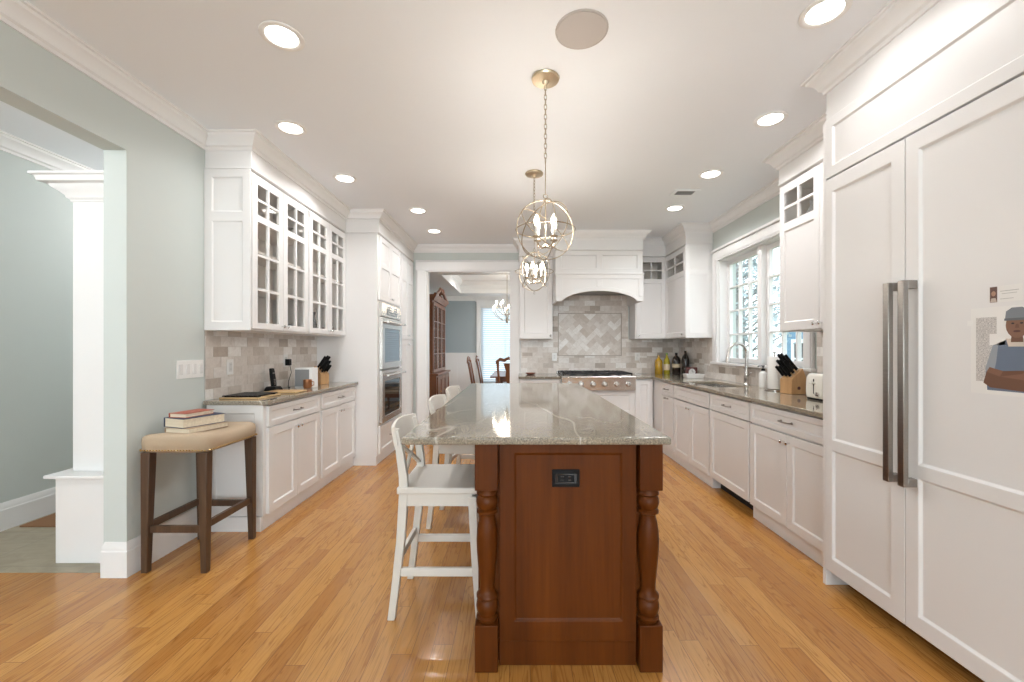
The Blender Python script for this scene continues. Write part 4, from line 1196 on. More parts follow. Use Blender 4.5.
def circle_pts(r, n, M_):
    return [M_ @ Vector((r * math.cos(2 * math.pi * k / n), r * math.sin(2 * math.pi * k / n), 0)) for k in range(n)]
def make_pendant():
    t = thing('orb_pendant', 'orb cage pendant nearer the camera end of the island, hanging on a chain', 'pendant light', (0, 0, 0), 'orb pendants over the island')
    H = ZC - .0005; zc_ = 1.945; r = .164
    obj('canopy', MB().lathe([(0, 0), (.074, 0), (.078, -.006), (.074, -.016), (.020, -.024), (.012, -.040), (0, -.041)], (0, 0, H), 32), 'champagne', t)
    ztop = zc_ + r
    m = MB(); n = 0; z = H - .040; L = .030
    while z - L > ztop + .20:
        pts = []
        for k in range(14):
            a = 2 * math.pi * k / 14
            u, v = .0075 * math.cos(a), (L / 2 + .003) * math.sin(a)
            pts.append((u, 0, z - L / 2 + v) if n % 2 == 0 else (0, u, z - L / 2 + v))
        m.tube(pts, .0020, 6, True); n += 1; z -= L - .003
    m.tube([(0, 0, z + .004), (0, 0, ztop + .03)], .0028, 8)
    obj('chain', m, 'champagne_dark', t)
    m = MB(); m.tube([(.012 * math.cos(a), 0, ztop + .022 + .012 * math.sin(a)) for a in [2 * math.pi * k / 16 for k in range(16)]], .0025, 6, True)
    m.tube([(0, 0, ztop + .012), (0, 0, zc_ - .085)], .0045, 8)
    m.ball((0, 0, zc_ - .09), .012)
    obj('stem', m, 'champagne_dark', t)
    for M_ in (Matrix.Identity(4), Matrix.Rotation(R(90), 4, 'X'), Matrix.Rotation(R(90), 4, 'Y'), Matrix.Rotation(R(35), 4, 'Z') @ Matrix.Rotation(R(52), 4, 'X'), Matrix.Rotation(R(35), 4, 'Z') @ Matrix.Rotation(R(-52), 4, 'X')):
        pts = [p + Vector((0, 0, zc_)) for p in circle_pts(r, 56, M_)]
        obj('ring', MB().tube(pts, .0030, 6, True), 'champagne_dark', t)
    for k in range(4):
        a = R(25 + 90 * k); c_, s_ = math.cos(a), math.sin(a)
        pts = [(.004 * c_, .004 * s_, zc_ - .085), (.02 * c_, .02 * s_, zc_ - .098), (.045 * c_, .045 * s_, zc_ - .095), (.062 * c_, .062 * s_, zc_ - .075), (.066 * c_, .066 * s_, zc_ - .055)]
        arm = obj('arm', MB().tube(pts, .0038, 8), 'champagne_dark', t)
        x, y = .066 * c_, .066 * s_
        obj('drip_pan', MB().lathe([(.004, -.056), (.020, -.052), (.023, -.046), (.018, -.048), (0, -.05)], (x, y, zc_), 14), 'champagne_dark', arm)
        obj('candle_sleeve', MB().cyl((x, y, zc_ - .05), (x, y, zc_ + .012), .0095, .0095, 12), 'ceramic', arm)
        obj('bulb', MB().lathe([(.006, 0), (.013, .012), (.015, .024), (.011, .042), (.004, .058), (0, .062)], (x, y, zc_ + .012), 12), 'bulb', arm)
    obj('crystal_drop', MB().ball((0, 0, zc_ - r - .018), .011, 1.5, 8), 'clear_plastic', t)
    return t
pend = make_pendant()
pend.location = (.158, 2.33, 0); pend.rotation_euler = (0, 0, R(14))
pend2 = dup(pend, (.148, 3.60, 0), R(50), 'orb cage pendant nearer the range end of the island')
for o in (pend, pend2):
    d = bpy.data.lights.new('pendant_lamp', 'POINT'); d.energy = PENDANT_W; d.color = (1.0, .93, .85); d.shadow_soft_size = .05
    l = bpy.data.objects.new('pendant_lamp', d); COL.objects.link(l); l.parent = o; l.location = (0, 0, 1.975)

# ------------------------------------------------------------------ things on the left worktop and wall
def outlet(label, mp, u, v, w=.0):
    t = thing('wall_outlet', label, 'outlet', mp(u, v - .057, w))
    pl = obj('plate', MB().box(u - .036, u + .036, v - .058, v + .058, w, w + .005, mp), 'white_plastic', t, bevel=.002)
    obj('socket', MB().box(u - .017, u + .017, v - .034, v + .034, w + .005, w + .008, mp), 'ceramic', t, bevel=.002)
    m = MB()
    for dz in (-.020, .014):
        for du in (-.006, .004): m.box(u + du, u + du + .002, v + dz, v + dz + .008, w + .0079, w + .0083, mp)
    obj('slots', m, 'vent_grey', t)
    return t
TL = .0075
outlet('white outlet on the stone tile nearest the wall switches', face_px(XL), 3.21, 1.145, TL)
outlet('white outlet with a black charger plugged in, above the phone counter', face_px(XL), 3.98, 1.17, TL)
outlet('white outlet on the tile between the doorway cabinet and herringbone panel', face_ny(YB), .548, 1.16, TL)
outlet('white outlet on the tile beside the oil bottles', face_ny(YB), 1.76, 1.165, TL)
t = thing('light_switch', 'wide white four-gang switch plate on the sage wall', 'switch', (XL, 2.83, 1.09))
obj('plate', MB().box(2.715, 2.945, 1.088, 1.208, 0, .006, face_px(XL)), 'white_plastic', t, bevel=.002)
for k in range(4):
    u = 2.743 + k * .0575
    obj('rocker', MB().box(u - .015, u + .015, 1.115, 1.181, .006, .011, face_px(XL)), 'ceramic', t, bevel=.002)

t = thing('charger', 'black plug-in charger with a thin cord on the tiled wall', 'charger', (XL + .01, 3.98, 1.13))
obj('plug', MB().box(XL + .017, XL + .055, 3.955, 4.005, 1.125, 1.185), 'black_plastic', t, bevel=.005)
obj('cord', MB().tube([(XL + .05, 3.98, 1.13), (XL + .07, 3.97, 1.06), (XL + .055, 3.95, .98), (XL + .08, 3.90, .93), (XL + .12, 3.84, .9245)], .003, 6), 'black_plastic', t)
obj('connector', MB().cyl((XL + .12, 3.845, .930), (XL + .14, 3.80, .930), .008, .007, 8), 'black_plastic', t)

t = thing('cutting_board', 'pale bamboo board lying flat in front of the cordless phone', 'cutting board', (-1.95, 3.52, ZT))
obj('board', MB().box(-2.06, -1.80, 3.41, 3.60, ZT + .001, ZT + .014), 'bamboo', t, bevel=.004)
t = thing('serving_tray', 'black slatted tray on a wooden base at the near end of the phone counter', 'tray', (-2.0, 3.16, ZT))
obj('base', MB().box(-2.145, -1.86, 3.02, 3.31, ZT + .001, ZT + .012), 'bamboo', t, bevel=.003)
m = MB()
for k in range(8): m.box(-2.132 + k * .0325, -2.132 + k * .0325 + .027, 3.035, 3.295, ZT + .018, ZT + .025)
m.box(-2.132, -1.878, 3.06, 3.08, ZT + .012, ZT + .018); m.box(-2.132, -1.878, 3.25, 3.27, ZT + .012, ZT + .018)
obj('slats', m, 'black_plastic', t, bevel=.001)

px_, py_ = -2.105, 3.63
t = thing('cordless_phone', 'black cordless phone upright in its cradle', 'phone', (px_, py_, ZT))
obj('cradle', MB().loft([[(px_ - a, py_ - b, z), (px_ + a, py_ - b, z), (px_ + a, py_ + b, z), (px_ - a, py_ + b, z)] for a, b, z in ((.052, .055, ZT + .001), (.052, .055, ZT + .014), (.040, .044, ZT + .038), (.030, .034, ZT + .040))]), 'black_plastic', t, bevel=.004)
ph = obj('handset', MB().loft([[(px_ - a + dx, py_ - .025, z), (px_ + a + dx, py_ - .025, z), (px_ + a + dx, py_ + .025, z), (px_ - a + dx, py_ + .025, z)] for a, dx, z in ((.013, .004, ZT + .035), (.015, -.004, ZT + .10), (.013, -.012, ZT + .165), (.010, -.016, ZT + .195))]), 'black_plastic', t, bevel=.006)
m = MB()
for r in range(4):
    for k in range(3): m.box(px_ + .0175 - r * .0015, px_ + .0195 - r * .0015, py_ - .018 + k * .013, py_ - .009 + k * .013, ZT + .055 + r * .013, ZT + .063 + r * .013)
m.box(px_ + .0015, px_ + .0035, py_ - .017, py_ + .017, ZT + .128, ZT + .158)
obj('keys', m, 'dark_steel', ph)

kx, ky = -1.975, 3.955
t = thing('coffee_box', 'white box with a dark picture panel beside the charger', 'box', (kx, ky, ZT))
obj('box', MB().box(kx - .09, kx + .075, ky - .055, ky + .055, ZT + .001, ZT + .185), 'white_plastic', t, bevel=.003)
obj('clear_front', MB().box(kx - .085, kx + .045, ky - .0575, ky - .0555, ZT + .012, ZT + .17), 'vent_grey', t)
m = MB().lathe([(.022, 0), (.026, .06), (.026, .075), (0, .075)], (kx + .030, ky - .062, ZT + .02), 16)
t2 = thing('copper_mug', 'small copper mug standing in front of the white box', 'mug', (kx + .05, ky - .095, ZT))
obj('cup', MB().lathe([(.030, 0), (.036, .01), (.037, .08), (.034, .08), (.033, .012), (0, .010)], (kx + .05, ky - .095, ZT + .001), 20), 'copper', t2)
obj('handle', MB().tube([(kx + .086, ky - .095, ZT + .065), (kx + .108, ky - .095, ZT + .06), (kx + .108, ky - .095, ZT + .03), (kx + .086, ky - .095, ZT + .025)], .004, 8), 'copper', t2)
m.bm.free()

def knife_block(label, cat_loc, rz, klabel_handles, scale=1.0, wood_='beech'):
    t = thing('knife_block', label, 'knife block', (0, 0, 0))
    # local: slanted block leaning towards -x, knives leave the top towards -x
    o2 = [(-.045, 0), (.075, 0), (.085, .09), (.045, .185), (-.045, .105)]
    obj('block', MB().prism(o2, lambda u, v, w: (u, w, v), -.055, .055), wood_, t, bevel=.004)
    d = Vector((-.66, 0, .75)).normalized(); e = Vector((.75, 0, .66)).normalized()
    n = 0
    for row in range(3):
        for col in range(3 if row else 3):
            base = Vector((-.045, 0, .105)) + e * (.024 + row * .034) + Vector((0, -.033 + col * .033, 0))
            ln = .085 + .028 * row + .006 * ((col * 2) % 3)
            kn = base + d * .012; en = base + d * (.012 + ln)
            hh = MB().loft([[p + Vector((0, 1, 0)) * a + e * b for a, b in ((-.006, -.010), (.006, -.010), (.006, .010), (-.006, .010))] for p in (kn, kn + d * ln * .55, en)])
            k_ = thing('knife', '', 'knife', (0, 0, 0)); k_.parent = None
            COL.objects.unlink(k_); bpy.data.objects.remove(k_)
            h = obj('knife_handle', hh, 'black_plastic', t, bevel=.004)
            obj('bolster', MB().loft([[p + Vector((0, 1, 0)) * a + e * b for a, b in ((-.005, -.009), (.005, -.009), (.005, .009), (-.005, .009))] for p in (base - d * .02, kn + d * .001)]), 'chrome', h)
            n += 1
    t.location = cat_loc; t.rotation_euler = (0, 0, rz); t.scale = (scale,) * 3
    return t
knife_block('wooden knife block of black-handled knives next to the white box', (-2.00, 4.30, ZT + .0005), R(160), '')
kb2 = knife_block('wooden knife block of black-handled knives next to the toaster', (2.22, 3.40, ZT + .0005), R(8), '', 1.12)
obj('badge', MB().lathe([(.012, 0), (.012, .002), (0, .002)], (0, 0, 0), 16, lambda x, y, z: (2.22 + .012 + x, 3.40 - .0555 - z, ZT + .045 + y)), 'maroon', kb2)

# toaster
tx, ty = 2.19, 3.06
t = thing('toaster', 'cream two-slot toaster beside the refrigerator panel', 'toaster', (tx, ty, ZT))
bd = obj('shell', MB().loft([[(tx - a, ty - b, ZT + z), (tx + a, ty - b, ZT + z), (tx + a, ty + b, ZT + z), (tx - a, ty + b, ZT + z)] for a, b, z in ((.085, .125, .012), (.088, .128, .06), (.086, .126, .15), (.076, .116, .182), (.060, .10, .190))]), 'cream_plastic', t, bevel=.012, segs=4)
obj('base', MB().box(tx - .08, tx + .08, ty - .12, ty + .12, ZT + .001, ZT + .014), 'black_plastic', t, bevel=.003)
for s in (-.028, .028): obj('slot', MB().box(tx + s - .012, tx + s + .012, ty - .075, ty + .075, ZT + .187, ZT + .1915), 'black_plastic', t)
obj('lever', MB().box(tx - .018, tx + .018, ty - .150, ty - .126, ZT + .115, ZT + .130), 'cream_plastic', t, bevel=.003)
obj('lever_slot', MB().box(tx - .004, tx + .004, ty - .1285, ty - .126, ZT + .045, ZT + .15), 'black_plastic', t)
obj('dial', MB().lathe([(.016, 0), (.015, .014), (0, .015)], (0, 0, 0), 16, lambda x, y, z: (tx + .045 + x, ty - .128 - z, ZT + .045 + y)), 'chrome', t)

t.rotation_euler = (0, 0, R(-90)); t.location = (2.235, 2.985, ZT)

# paper towels
wx, wy = 2.245, 3.66
t = thing('paper_towel_holder', 'white paper towel roll on a steel stand behind the knife block', 'paper towel holder', (wx, wy, ZT))
obj('stand', MB().lathe([(.075, 0), (.075, .008), (.01, .012), (.007, .02), (.007, .32), (.012, .325), (.012, .335), (0, .34)], (wx, wy, ZT + .001), 24), 'steel', t)
obj('roll', MB().lathe([(.055, 0), (.056, .002), (.056, .278), (.055, .28), (.02, .28), (.02, 0)], (wx, wy, ZT + .016), 28), 'white_plastic', t)

# soap
qx, qy = 2.285, 3.90
t = thing('soap_bottle', 'white soap bottle with a black pump by the faucet', 'soap bottle', (qx, qy, ZT))
obj('bottle', MB().lathe([(.0, 0), (.032, 0), (.035, .005), (.035, .125), (.030, .142), (.014, .150), (.014, .158), (0, .158)], (qx, qy, ZT + .001), 24), 'white_plastic', t)
m = MB().lathe([(.016, .158), (.016, .175), (.006, .178), (.006, .195), (.014, .197), (.014, .207), (0, .208)], (qx, qy, ZT + .001), 16)
m.tube([(qx, qy, ZT + .203), (qx - .045, qy - .005, ZT + .203), (qx - .052, qy - .006, ZT + .195)], .0045, 8)
obj('pump', m, 'black_plastic', t)

# oil and dark bottles in the corner
def bottle(label, x, y, prof, body, cap, lab, labz, n=20, square=False):
    t = thing('bottle', label, 'bottle', (x, y, ZT))
    b = obj('glass', MB().lathe(prof, (x, y, ZT + .001), n), body, t)
    zt = prof[-1][1]; rt = prof[-2][0]
    obj('cap', MB().lathe([(rt + .002, zt - .004), (rt + .003, zt + .020), (0, zt + .021)], (x, y, ZT + .001), 14), cap, t)
    r = max(p[0] for p in prof)
    obj('label', MB().lathe([(r + .0006, labz[0]), (r + .001, labz[0]), (r + .001, labz[1]), (r + .0006, labz[1])], (x, y, ZT + .001), n), lab, t)
    return t
bottle('squat bottle of yellow oil in the corner of the counter', 2.00, 5.93, [(0, 0), (.050, 0), (.054, .006), (.054, .17), (.045, .20), (.018, .225), (.016, .245), (0, .246)], 'oil', 'brass', 'oil', (.06, .061))
bottle('taller greenish oil bottle with a cream and green label, next to the yellow oil', 2.115, 5.93, [(0, 0), (.042, 0), (.045, .006), (.045, .17), (.036, .21), (.016, .245), (.014, .275), (0, .276)], 'oil_green', 'label_green', 'label_cream', (.06, .14))
bottle('dark brown bottle with a pale label, next to the greenish oil bottle', 2.215, 5.84, [(0, 0), (.050, 0), (.054, .006), (.054, .20), (.045, .235), (.018, .262), (.016, .28), (0, .281)], 'bottle_dark', 'black_plastic', 'label_cream', (.10, .15))
bottle('taller dark brown bottle against the tile in the corner', 2.310, 5.76, [(0, 0), (.046, 0), (.050, .006), (.050, .21), (.040, .25), (.018, .285), (.016, .31), (0, .311)], 'bottle_dark', 'black_plastic', 'bottle_dark', (.10, .17))
cx_, cy_ = 2.185, 5.20
t = thing('ceramic_dish', 'low white rectangular dish on the counter by the window corner', 'dish', (cx_, cy_, ZT))
obj('dish', MB().loft([[(cx_ - a, cy_ - b, ZT + z), (cx_ + a, cy_ - b, ZT + z), (cx_ + a, cy_ + b, ZT + z), (cx_ - a, cy_ + b, ZT + z)] for a, b, z in ((.10, .055, .001), (.112, .065, .05), (.106, .059, .05), (.098, .05, .012))]), 'ceramic', t, bevel=.003)
t = thing('desk_clock', 'small maroon square clock with a white face behind the white dish', 'clock', (2.225, 5.36, ZT))
obj('case', MB().box(2.155, 2.295, 5.34, 5.38, ZT + .001, ZT + .125), 'maroon', t, bevel=.006)
obj('face', MB().lathe([(.043, 0), (.043, .002), (0, .002)], (0, 0, 0), 24, lambda x, y, z: (2.225 + x, 5.34 - z, ZT + .065 + y)), 'ceramic', t)
m = MB().box(2.223, 2.227, 5.3355, 5.3378, ZT + .065, ZT + .098); m.box(2.225, 2.250, 5.3355, 5.3378, ZT + .063, ZT + .067)
obj('hands', m, 'black_plastic', t)

t = thing('trinket_dish', 'small reddish dish on the counter between doorway and rangetop', 'dish', (.19, 5.86, ZT))
obj('bowl', MB().lathe([(0, 0), (.045, 0), (.075, .022), (.072, .023), (.042, .006), (0, .006)], (.19, 5.86, ZT + .001), 24), 'terracotta', t)
t = thing('phone_cable', 'thin white cable trailing from the outlet beside the oil bottles', 'cable', (1.78, 6.1, ZT))
obj('plug', MB().box(1.75, 1.785, YB - .045, YB - .016, 1.125, 1.16), 'white_plastic', t, bevel=.004)
obj('cord', MB().tube([(1.768, YB - .03, 1.13), (1.80, YB - .05, 1.06), (1.79, YB - .10, .98), (1.70, YB - .16, .93), (1.66, YB - .22, .924), (1.74, YB - .26, .924)], .003, 6), 'white_plastic', t)

# a few things behind the glass doors
def glassware(name, label, cat, x, y, z, prof, material, group='dishes behind the glass cabinet doors'):
    return tag(obj(name, MB().lathe(prof, (x, y, z), 20), material), label, cat, group)
zs = [ZU0 + .0195, 1.7395, 2.0095, 2.2295]
glassware('jar', 'small reddish jar on the lowest shelf behind the first glass door', 'jar', -2.00, 3.08, zs[0], [(0, 0), (.032, 0), (.035, .01), (.035, .08), (.028, .09), (.03, .11), (0, .112)], 'terracotta')
glassware('bowl', 'dark bowl on the lowest shelf behind the second glass door', 'bowl', -2.00, 3.62, zs[0], [(0, 0), (.035, 0), (.07, .06), (.066, .06), (.032, .006), (0, .006)], 'vent_grey')
glassware('vase', 'dark grey vase on a lower shelf behind the third glass door', 'vase', -2.00, 3.98, zs[1], [(0, 0), (.04, 0), (.055, .08), (.03, .16), (.035, .19), (.03, .19), (.025, .16), (0, .02)], 'vent_grey')
glassware('pitcher', 'dark pitcher on the lowest shelf behind the third glass door', 'pitcher', -1.98, 4.02, zs[0], [(0, 0), (.05, 0), (.06, .08), (.04, .16), (.05, .20), (.045, .20), (.036, .16), (0, .02)], 'black_iron')
glassware('bowl', 'small brown bowl on the lowest shelf behind the glass door next to the oven', 'bowl', -1.98, 4.40, zs[0], [(0, 0), (.03, 0), (.06, .07), (.056, .07), (.028, .006), (0, .006)], 'walnut')
glassware('bowl', 'grey bowl on the top shelf behind the second glass door', 'bowl', -1.99, 3.64, zs[3], [(0, 0), (.04, 0), (.08, .09), (.076, .09), (.036, .006), (0, .006)], 'vent_grey')
glassware('vase', 'dark vase in the small light of the cabinet over the toaster', 'vase', 2.20, 3.10, 2.2195, [(0, 0), (.04, 0), (.055, .07), (.03, .13), (.036, .16), (.03, .16), (.025, .13), (0, .02)], 'vent_grey', None)

# hall rug
tag(obj('door_mat', MB().box(-3.58, -3.02, 3.02, 3.5, .001, .012), 'rug', bevel=.003), 'flat brown mat on the hall tiles behind the white column', 'mat')

# ------------------------------------------------------------------ dining room
DXL, DXR, DYB, DZC = -2.05, 2.6, 10.2, 2.54
wall('wall_dining_left', side(DXL), [YB + .15, DYB], [0, 2.85], -.12, 0, lambda u, v: False, 'grey_paint')
DWX0, DWX1, DWZ0, DWZ1 = -.885, .30, .45, 2.31
wall('wall_dining_back', cross(DYB), [DXL - .12, DWX0, DWX1, DXR + .12], [0, DWZ0, DWZ1, 2.85], 0, .15, lambda u, v: DWX0 < u < DWX1 and DWZ0 < v < DWZ1, 'grey_paint')
wall('wall_dining_right', side(DXR), [YB + .15, 7.4, 9.0, DYB], [0, .6, 2.3, 2.85], 0, .12, lambda u, v: 7.4 < u < 9.0 and .6 < v < 2.3, 'grey_paint')
struct('ceiling_dining', MB().grid(FLAT(DZC), [DXL - .12, DXL + .75, DXR - .75, DXR + .12], [YB + .15, YB + .9, DYB - .75, DYB + .15], 0, .06, lambda u, v: 'h' if DXL + .75 < u < DXR - .75 and YB + .9 < v < DYB - .75 else 's').box(DXL - .12, DXR + .12, YB + .15, DYB + .15, 2.79, 2.85), 'trim_paint', smooth=False)
m = MB().sweep([(DXL, YB + .16), (DXL, DYB), (DXR, DYB), (DXR, YB + .16)], crown(DZC))
m.sweep([(DXL + .75, YB + .9), (DXL + .75, DYB - .75), (DXR - .75, DYB - .75), (DXR - .75, YB + .9)], [(-.02, DZC - .02), (.03, DZC - .02), (.03, DZC + .06), (.012, DZC + .08), (.012, 2.70), (.06, 2.74), (.085, 2.79), (-.02, 2.79)], True)
struct('trim_14', m, 'trim_paint', angle=25)
m = MB()
for a, b in ((DXL, DWX0 - .105), (DWX1 + .105, DXR)):
    m.box(a, b, DYB - .012, DYB, 0, 1.14); m.box(a, b, DYB - .035, DYB, 1.14, 1.175)
m.box(DXL, DXL + .012, YB + .16, DYB - .012, 0, 1.14)
m.box(DXL, DXL + .035, YB + .16, DYB - .02, 1.14, 1.175)
for k in range(2):
    m.box(DXL + .08 + k * .5, DXL + .10 + k * .5, DYB - .02, DYB - .012, .3, 1.02)
struct('trim_15', m, 'trim_paint')
window('window_4', face_ny(DYB), DWX0, DWX1, DWZ0, DWZ1, 1, 2, 2, .03, .10)
t = thing('window_blind', 'white slatted blind covering the dining room window', 'blind', ((DWX0 + DWX1) / 2, DYB + .02, DWZ0))
m = MB(); nsl = 38
for k in range(nsl):
    z = DWZ0 + .03 + k * (DWZ1 - DWZ0 - .10) / (nsl - 1)
    m.loft([[(x, DYB - .018, z + .019), (x, DYB - .016, z + .021), (x, DYB + .006, z - .019), (x, DYB + .004, z - .021)] for x in (DWX0 + .016, DWX1 - .016)])
obj('slats', m, 'blind', t, smooth=False)
obj('head_rail', MB().box(DWX0 + .014, DWX1 - .014, DYB - .025, DYB + .02, DWZ1 - .055, DWZ1 - .013), 'trim_paint', t, bevel=.003)
obj('lift_cords', MB().cyl((DWX0 + .2, DYB - .018, DWZ0 + .03), (DWX0 + .2, DYB - .018, DWZ1 - .05), .0015, .0015, 6).cyl((DWX1 - .2, DYB - .018, DWZ0 + .03), (DWX1 - .2, DYB - .018, DWZ1 - .05), .0015, .0015, 6), 'white_plastic', t)
window('window_5', face_nx(DXR), 7.4, 9.0, .6, 2.3, 2, 2, 3, .03, .10)  # unseen side window where the added dining fill daylight enters
o = dup(dl, (-.86, 8.4, 2.7895), 0, 'recessed ceiling light inside the dining room tray ceiling')
for ch in list(o.children):
    if ch.type == 'LIGHT': bpy.data.objects.remove(ch)
downlight_lamp(o, 12)

# china cabinet against the left dining wall
HXF, HXB, HY0, HY1 = -1.42, -1.97, 7.40, 8.74
mpC = face_px(HXF)
t = thing('china_cabinet', 'carved dark cherry china cabinet with glass doors in the dining room', 'china cabinet', ((HXF + HXB) / 2, (HY0 + HY1) / 2, 0))
obj('base', MB().box(HXB, HXF, HY0, HY1, .09, .80), 'hutch_wood', t, bevel=.004)
obj('foot_plinth', MB().box(HXB, HXF + .02, HY0 - .02, HY1 + .02, 0, .10), 'hutch_wood', t, bevel=.008)
obj('waist_top', MB().box(HXB, HXF + .035, HY0 - .035, HY1 + .035, .80, .835), 'hutch_wood', t, bevel=.010)
for k in range(3):
    u0 = HY0 + .05 + k * (HY1 - HY0 - .10) / 3
    d = obj('lower_door', shaker(mpC, u0 + .004, u0 + (HY1 - HY0 - .10) / 3 - .004, .13, .77, th=.018), 'hutch_wood', t, bevel=.002)
    obj('knob', MB().ball(mpC(u0 + .2, .5, .03), .012), 'brass', d)
UXF = HXF - .06
mpD = face_px(UXF - .02)
obj('upper_case', MB().box(HXB, HXB + .02, HY0 + .04, HY1 - .04, .836, 2.14).box(HXB + .02, UXF - .02, HY0 + .04, HY0 + .065, .836, 2.14).box(HXB + .02, UXF - .02, HY1 - .065, HY1 - .04, .836, 2.14).box(HXB + .02, UXF - .02, HY0 + .065, HY1 - .065, 2.11, 2.14), 'hutch_wood', t, bevel=.002)
for z in (1.25, 1.65): obj('shelf', MB().box(HXB + .021, UXF - .03, HY0 + .066, HY1 - .066, z, z + .015), 'hutch_wood', t)
for k in range(3):
    w = (HY1 - HY0 - .10) / 3; u0 = HY0 + .05 + k * w
    a, b, z0, z1 = u0 + .05, u0 + w - .05, .90, 2.06
    d = glazed = obj('glass_door', shaker(mpD, u0 + .003, u0 + w - .003, .845, 2.105, holes=lites(a, b, z0, z1, 2, 4, .014)), 'hutch_wood', t, bevel=.002)
    obj('pane', MB().box(a - .01, b + .01, z0 - .01, z1 + .01, .006, .010, mpD), 'window_glass', d)
obj('cornice', MB().sweep([(HXB, HY0 + .04), (UXF, HY0 + .04), (UXF, HY1 - .04), (HXB, HY1 - .04)], [(0, 2.14), (.012, 2.14), (.02, 2.17), (.05, 2.20), (.06, 2.225), (.06, 2.24), (0, 2.24)]).box(HXB, UXF, HY0 + .04, HY1 - .04, 2.14, 2.24), 'hutch_wood', t, bevel=.002)
for s in (-1, 1):
    cy = (HY0 + HY1) / 2
    pts = []
    for k in range(13):
        q = k / 12
        pts.append((UXF + .03, cy + s * (.62 - .50 * q), 2.25 + .155 * (q ** 1.6)))
    for k in range(1, 9):
        a = R(90 - 45 * k)
        pts.append((UXF + .03, cy + s * (.12 + .035 * math.cos(R(40 * k)) - .035), 2.405 - .035 + .035 * math.cos(R(45 * k))))
    obj('pediment_scroll', MB().tube(pts, [.03] * 13 + [.026] * 8, 10), 'hutch_wood', t)
    obj('rosette', MB().lathe([(.045, 0), (.045, .012), (.02, .022), (0, .024)], (0, 0, 0), 16, lambda x, y, z: (UXF + .05 + z, cy + s * .11 + x, 2.37 + y)), 'hutch_wood', t)
obj('finial', MB().lathe([(.05, 0), (.05, .03), (.022, .05), (.022, .07), (.048, .11), (.040, .15), (.018, .17), (.010, .20), (0, .215)], (UXF, (HY0 + HY1) / 2, 2.24), 18), 'hutch_wood', t)

# dining table and chairs
t = thing('dining_table', 'dark wooden dining table in the room beyond the doorway', 'dining table', (.10, 8.75, 0))
obj('tabletop', MB().box(-.50, .70, 7.75, 9.75, .735, .765), 'hutch_wood', t, bevel=.008)
obj('apron', MB().grid(FLAT(0), [-.40, -.375, .575, .60], [7.85, 7.875, 9.625, 9.65], .655, .735, lambda u, v: 'h' if -.375 < u < .575 and 7.875 < v < 9.625 else 's'), 'hutch_wood', t)
for x in (-.36, .56):
    for y in (7.9, 9.6): obj('leg', MB().lathe([(.022, 0), (.030, .03), (.018, .06), (.026, .30), (.040, .55), (.032, .60), (.045, .62), (.045, .735)], (x, y, 0), 16), 'hutch_wood', t)
def make_dining_chair():
    t = thing('dining_chair', 'carved wooden dining chair at the near side of the table, by the china cabinet', 'dining chair', (0, 0, 0), 'carved chairs at the dining table')
    M_ = 'hutch_wood'
    obj('seat', MB().loft([[(-.22, -.20, z), (.24, -.25, z), (.24, .25, z), (-.22, .20, z)] for z in (.44, .48)]), 'linen', t, bevel=.012, segs=3)
    obj('seat_rail', MB().loft([[(-.225, -.205, z), (.235, -.245, z), (.235, .245, z), (-.225, .205, z)] for z in (.37, .44)]), M_, t, bevel=.004)
    for s in (-1, 1):
        obj('front_leg', MB().tube([(.20, s * .21, .40), (.225, s * .225, .30), (.205, s * .215, .14), (.20, s * .21, .05), (.225, s * .225, .02), (.235, s * .23, .0)], [.030, .034, .018, .016, .026, .022], 10), M_, t)
        obj('back_post', MB().leg([(-.30, s * .19, 0, .016, .016), (-.22, s * .19, .42, .020, .018), (-.23, s * .19, .62, .018, .017), (-.28, s * .205, .90, .016, .018), (-.315, s * .20, 1.06, .016, .024)]), M_, t, bevel=.005)
    obj('splat', MB().loft([[(x - .007, -w, z), (x + .007, -w, z), (x + .007, w, z), (x - .007, w, z)] for x, w, z in ((-.222, .055, .44), (-.232, .035, .58), (-.255, .075, .76), (-.275, .06, .88), (-.300, .10, 1.02))]), M_, t, bevel=.003)
    L = []
    for k in range(13):
        y = -.235 + .47 * k / 12; q = math.cos(y / .235 * math.pi / 2)
        z = 1.05 + .045 * q + .018 * math.cos(y * 40)
        x = -.315 - .012 * q
        L.append([(x - .013, y, z - .028), (x + .013, y, z - .028), (x + .010, y, z + .028), (x - .012, y, z + .028)])
    obj('crest_rail', MB().loft(L), M_, t, bevel=.006)
    return t
dc = make_dining_chair(); dc.location = (-.60, 7.98, 0)
dup(dc, (-.50, 8.62, 0), 0, 'carved wooden dining chair on the china cabinet side, second from the doorway')
dup(dc, (-.08, 7.70, 0), R(78), 'carved wooden dining chair at the doorway end of the table')

